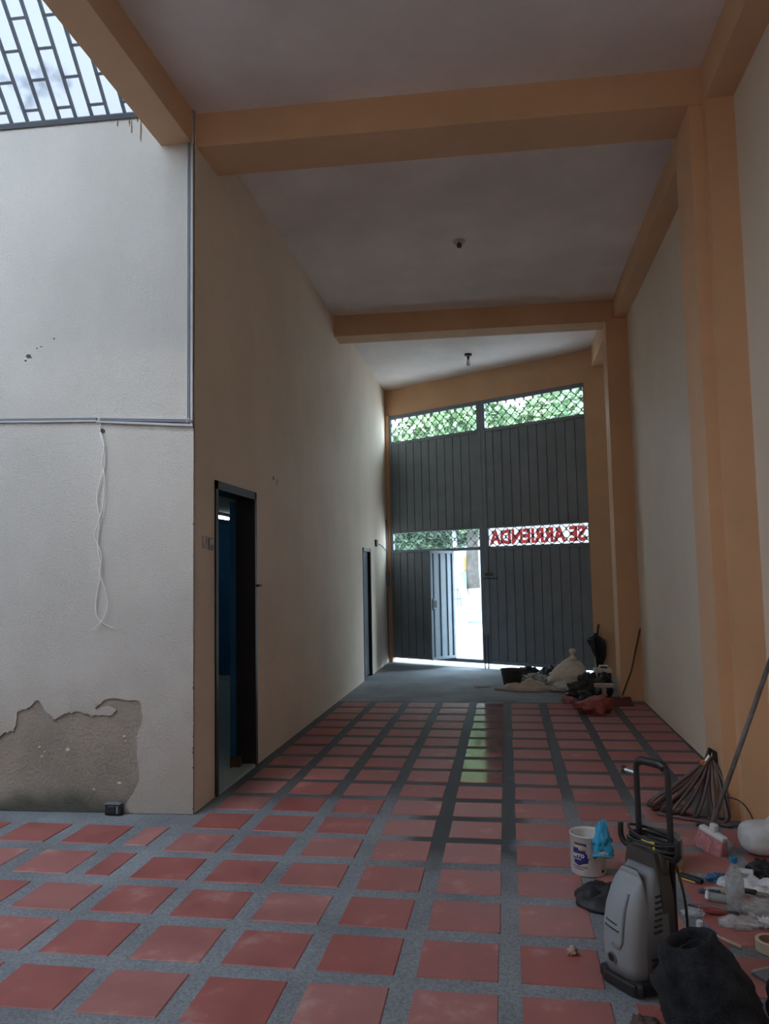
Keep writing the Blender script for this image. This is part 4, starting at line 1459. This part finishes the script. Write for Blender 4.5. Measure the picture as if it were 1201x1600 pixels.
part('handle', MB().tube(spline([(-.06, -.010, .012), (-.02, -.014, .013), (.03, -.005, .013), (.055, 0, .013)]), [.007] * 6 + [.010] * 6 + [.008] * 7, 8), 'red_tool', rt_, smooth=True)
part('jaw', rbox(.05, .095, -.010, .010, .004, .020, .004, 1), 'black_metal', rt_)
part('spring', MB().tube(spline([(-.06, .008, .012), (-.085, .02, .014), (-.105, .012, .02)]), .004, 6), 'black_metal', rt_)
junk('clear_bag', blob((.05, .024, .020), 22, .22, 1.7), 'clear_bag', (0.735, 3.51, 0), -.1, 'small clear bag of screws beside the red pliers', 'bag')
junk('clear_bag', blob((.085, .040, .028), 23, .22, 1.7), 'clear_bag', (0.895, 3.425, 0), -.1, 'long clear bag of fittings in front of the bottle', 'bag')
junk('clear_bag', blob((.085, .05, .040), 24, .22, 1.7), 'clear_bag', (1.015, 3.56, 0), .1, 'puffy clear bag right beside the bottle base', 'bag')
junk('lace_scrap', blob((.04, .03, .022), 25, .5, 3.0), 'paper_white', (1.005, 3.44, 0), .1, 'white lacy scrap beside the long clear bag', 'cloth')
cp = thing('bottle_cap', 'small white cap standing behind the purple paintbrush', 'cap', (0.737, 3.405, 0))
part('shell', MB().lathe([(0, .026), (.011, .026), (.0125, .023), (.0125, 0), (.010, 0), (.010, .02)], 18), 'white_plastic', cp)
for k in range(8):
    a = k * math.pi / 4
    part('rib', MB().box(-.001, .001, -.0136, -.012, .002, .022).xf(Matrix.Rotation(a, 4, 'Z')), 'white_plastic', cp)
pb_ = thing('paintbrush', 'thin paintbrush with pale handle and violet end near the black roll', 'brush', (0.805, 3.285, 0), math.radians(-52))
part('handle', MB().tube([(-.02, 0, .008), (.07, 0, .008)], [.0055, .007], 8), 'wood_light', pb_, smooth=True)
part('ferrule', MB().tube([(-.04, 0, .010), (-.02, 0, .009)], [.008, .006], 8), 'steel', pb_)
part('violet_end', MB().tube([(-.085, 0, .016), (-.04, 0, .011)], [.015, .010], 10), 'violet', pb_)
tp_ = thing('tape_roll', 'cream masking tape roll standing on the tiles by the frame edge', 'tape', (0.955, 3.235, 0))
part('tape', MB().lathe([(.050, 0), (.053, .002), (.053, .040), (.050, .042), (.043, .042), (.041, .040), (.041, .002), (.043, 0), (.050, 0)], 32), 'tape_cream', tp_)
part('core', MB().lathe([(.0405, .001), (.0405, .041), (.038, .041), (.038, .001), (.0405, .001)], 32), 'tape_core', tp_)
bd = thing('mixing_board', 'pale board lying flat behind the smaller dark roll', 'board', (0.95, 3.03, 0), math.radians(28))
part('panel', rbox(-.10, .10, -.07, .07, .0, .010, .002, 1), 'trunking_grey', bd)
part('edge_strip', rbox(-.10, .10, .064, .072, .0, .014, .002, 1), 'trunking_light', bd)
junk('crumpled_paper', blob((.021, .019, .018), 33, .7, 1.8, sub=3), 'leaf_paper', (0.205, 3.115, 0), .2, 'tiny crumpled tan paper alone on the red tiles', 'paper')

# ------------------------------------------------------------------ pile of rubbish by the gate
bk = thing('bucket', 'dark grey bucket near the gate with handle folded down', 'bucket', (0.03, 10.02, 0))
part('body', MB().lathe([(0, .003), (.105, 0), (.108, .004), (.142, .205), (.150, .207), (.150, .214), (.140, .214), (.137, .20), (.10, .02), (0, .02)], 32), 'bucket_grey', bk, smooth=True)
part('handle', MB().tube([(.146 * math.cos(a), .146 * math.sin(a) * .9 + .02, .205 - .02 * math.sin(a)) for a in [math.pi * k / 14 for k in range(15)]], .004, 6), 'steel', bk)
junk('plastic_bag', blob((.15, .11, .12), 41, .30, 1.8), 'black_bag', (0.24, 10.52, 0), .2, 'full black rubbish bag behind the grey bucket', 'bag')
junk('plastic_bag', blob((.17, .12, .11), 42, .30, 1.8), 'black_bag', (0.54, 10.62, 0), -.3, 'black rubbish bag against the gate behind the clear sheet', 'bag')
junk('plastic_sheet', blob((.20, .13, .085), 43, .35, 1.6), 'clear_bag', (0.34, 10.14, 0), .2, 'crumpled clear plastic sheet between bucket and upright sack', 'plastic')
def sack_pull(v):
    f = max(0, min(1, (v.z + .26) / .56))
    if f < .80:
        k = 1.15 - .72 * (f / .80) ** 2.8
    elif f < .87:
        k = .30
    else:
        k = .42
    return Vector((v.x * k + .10 * f, v.y * k, v.z))


sk_ = junk('sack', blob((.25, .17, .24), 44, .16, 1.8, pull=sack_pull, sub=5), 'sack_pale', (0.70, 10.10, 0), .1, 'tied pale woven sack standing upright against the gate', 'sack')
szt = max(v.co.z for v in sk_.data.vertices)
part('tied_neck', MB().lathe([(.0, .105), (.030, .10), (.048, .075), (.044, .05), (.026, .028), (.022, .015), (.045, -.01), (.06, -.05), (0, -.05)], 20), 'sack_pale', sk_, loc=(.105, 0, szt - .03), smooth=True)
junk('sacking', sheet(.33, .13, 45, .07, 24, .01, .3), 'sack_beige', (0.20, 9.68, 0), -.10, 'empty beige sacking spread in front of the grey bucket', 'sack')
junk('white_bag', blob((.13, .08, .055), 46, .5, 2.2), 'sack_white', (0.60, 9.58, 0), .1, 'crumpled white bag at the end of the beige sacking', 'bag')
junk('paper_scrap', sheet(.11, .07, 47, .012, 12, .002, .5), 'paper_grey', (-0.36, 9.93, 0), .2, 'flat grey paper scrap alone on the concrete before the gate', 'paper')
junk('plastic_bag', blob((.19, .13, .10), 48, .45, 2.0), 'black_bag', (0.80, 9.15, 0), .5, 'shiny black bag beside the pink rag', 'bag')
junk('plastic_bag', blob((.14, .11, .12), 49, .45, 2.0), 'black_bag', (0.88, 8.62, 0), .1, 'shiny black bag just behind the red bag', 'bag')
junk('plastic_bag', blob((.17, .15, .15), 50, .35, 2.0), 'black_bag_dull', (0.93, 9.50, 0), .1, 'dull black bag between the upright sack and the white container', 'bag')
junk('rag', blob((.085, .05, .045), 51, .45, 2.0), 'pink_rag', (0.64, 8.78, 0), -.2, 'bunched pink rag next to the shiny black bag', 'rag')
def rb_pull(v):
    return Vector((v.x * (1 + .25 * v.z / .1), v.y, v.z * (1 + .5 * v.x / .2)))


junk('plastic_bag', blob((.205, .13, .105), 52, .34, 1.9, pull=rb_pull), 'red_bag', (0.83, 8.17, 0), .1, 'red plastic bag lying in front of the rubbish pile', 'bag')
cn = thing('container', 'white square container with dark side beside the far column', 'container', (1.10, 9.66, 0))
part('body', rbox(-.09, .11, -.09, .09, 0, .27, .012, 2), 'white_plastic', cn)
part('dark_side', rbox(-.055, .105, -.096, -.085, .03, .225, .004, 1), 'black_plastic', cn)
part('cap', rbox(-.03, .08, -.05, .05, .272, .305, .010, 2), 'white_plastic', cn)
part('cap_recess', rbox(-.015, .065, -.055, -.045, .278, .296, .003, 1), 'black_plastic', cn)
junk('plastic_bag', blob((.10, .09, .17), 53, .25, 1.6), 'black_bag', (1.08, 9.22, 0), .1, 'tall black bag against the far column foot', 'bag')
pn = thing('cream_tray', 'cream plastic tray on stem above the red bag', 'tray', (0.985, 8.48, 0))
part('tray', rbox(-.10, .10, -.04, .04, .215, .255, .008, 2), 'cream_plastic', pn)
part('stem', rbox(-.022, .022, -.02, .02, .0, .22, .006, 1), 'cream_plastic', pn)
dp = thing('dustpan', 'red dustpan on a long dark stick leaning at the far column', 'dustpan', (1.17, 8.66, 0))
part('pan', MB().add([(-.13, -.09, 0), (.13, -.09, 0), (.12, .09, 0), (-.12, .09, 0), (-.13, -.09, .008), (.13, -.09, .008), (.12, .09, .075), (-.12, .09, .075)],
     [(3, 2, 1, 0), (4, 5, 6, 7), (0, 1, 5, 4), (1, 2, 6, 5), (2, 3, 7, 6), (3, 0, 4, 7)]), 'red_dark', dp)
part('stick', MB().tube([(.02, .08, .05), (.15, .13, .35), (.285, .265, .80)], .010, 8), 'wood_stick', dp, smooth=True)
part('socket', MB().tube([(.02, .075, .03), (.035, .085, .09)], .016, 10), 'cream_plastic', dp)
um = thing('umbrella', 'closed black umbrella hung beside the gate pier', 'umbrella', (1.195, 10.80, 0.10))
mbu = MB()
vs_, fs_ = [], []
prof = [(0, -.02), (.014, .0), (.030, .08), (.046, .18), (.060, .28), (.068, .35), (.072, .40), (.058, .43), (.030, .455), (.016, .48), (.012, .50)]
seg = 32
for r_, z_ in prof:
    for k in range(seg):
        a = 2 * math.pi * k / seg
        rr_ = max(1e-4, r_ * (1 + .50 * math.cos(7 * a + z_ * 8) + .25 * math.sin(3 * a + z_ * 11)))
        vs_.append((rr_ * math.cos(a) * 1.05 + .02 * math.sin(9 * z_), rr_ * math.sin(a) * .8, z_))
for i in range(len(prof) - 1):
    for k in range(seg):
        fs_.append((i * seg + k, i * seg + (k + 1) % seg, (i + 1) * seg + (k + 1) % seg, (i + 1) * seg + k))
part('canopy', mbu.add(vs_, fs_), 'umbrella_black', um)
part('shaft', MB().tube([(0, 0, -.05), (0, 0, .02)], .006, 6), 'steel', um)
part('handle', MB().tube(spline([(0, 0, .48), (.012, 0, .56), (.02, 0, .60), (.025, 0, .62)]), .013, 8), 'black_plastic', um, smooth=True)
part('rib_end', MB().tube([(.0, .0, .44), (.13, -.01, .40)], .005, 5), 'steel', um)
part('rib_end', MB().tube([(.0, .0, .44), (-.14, -.02, .41)], .005, 5), 'steel', um)
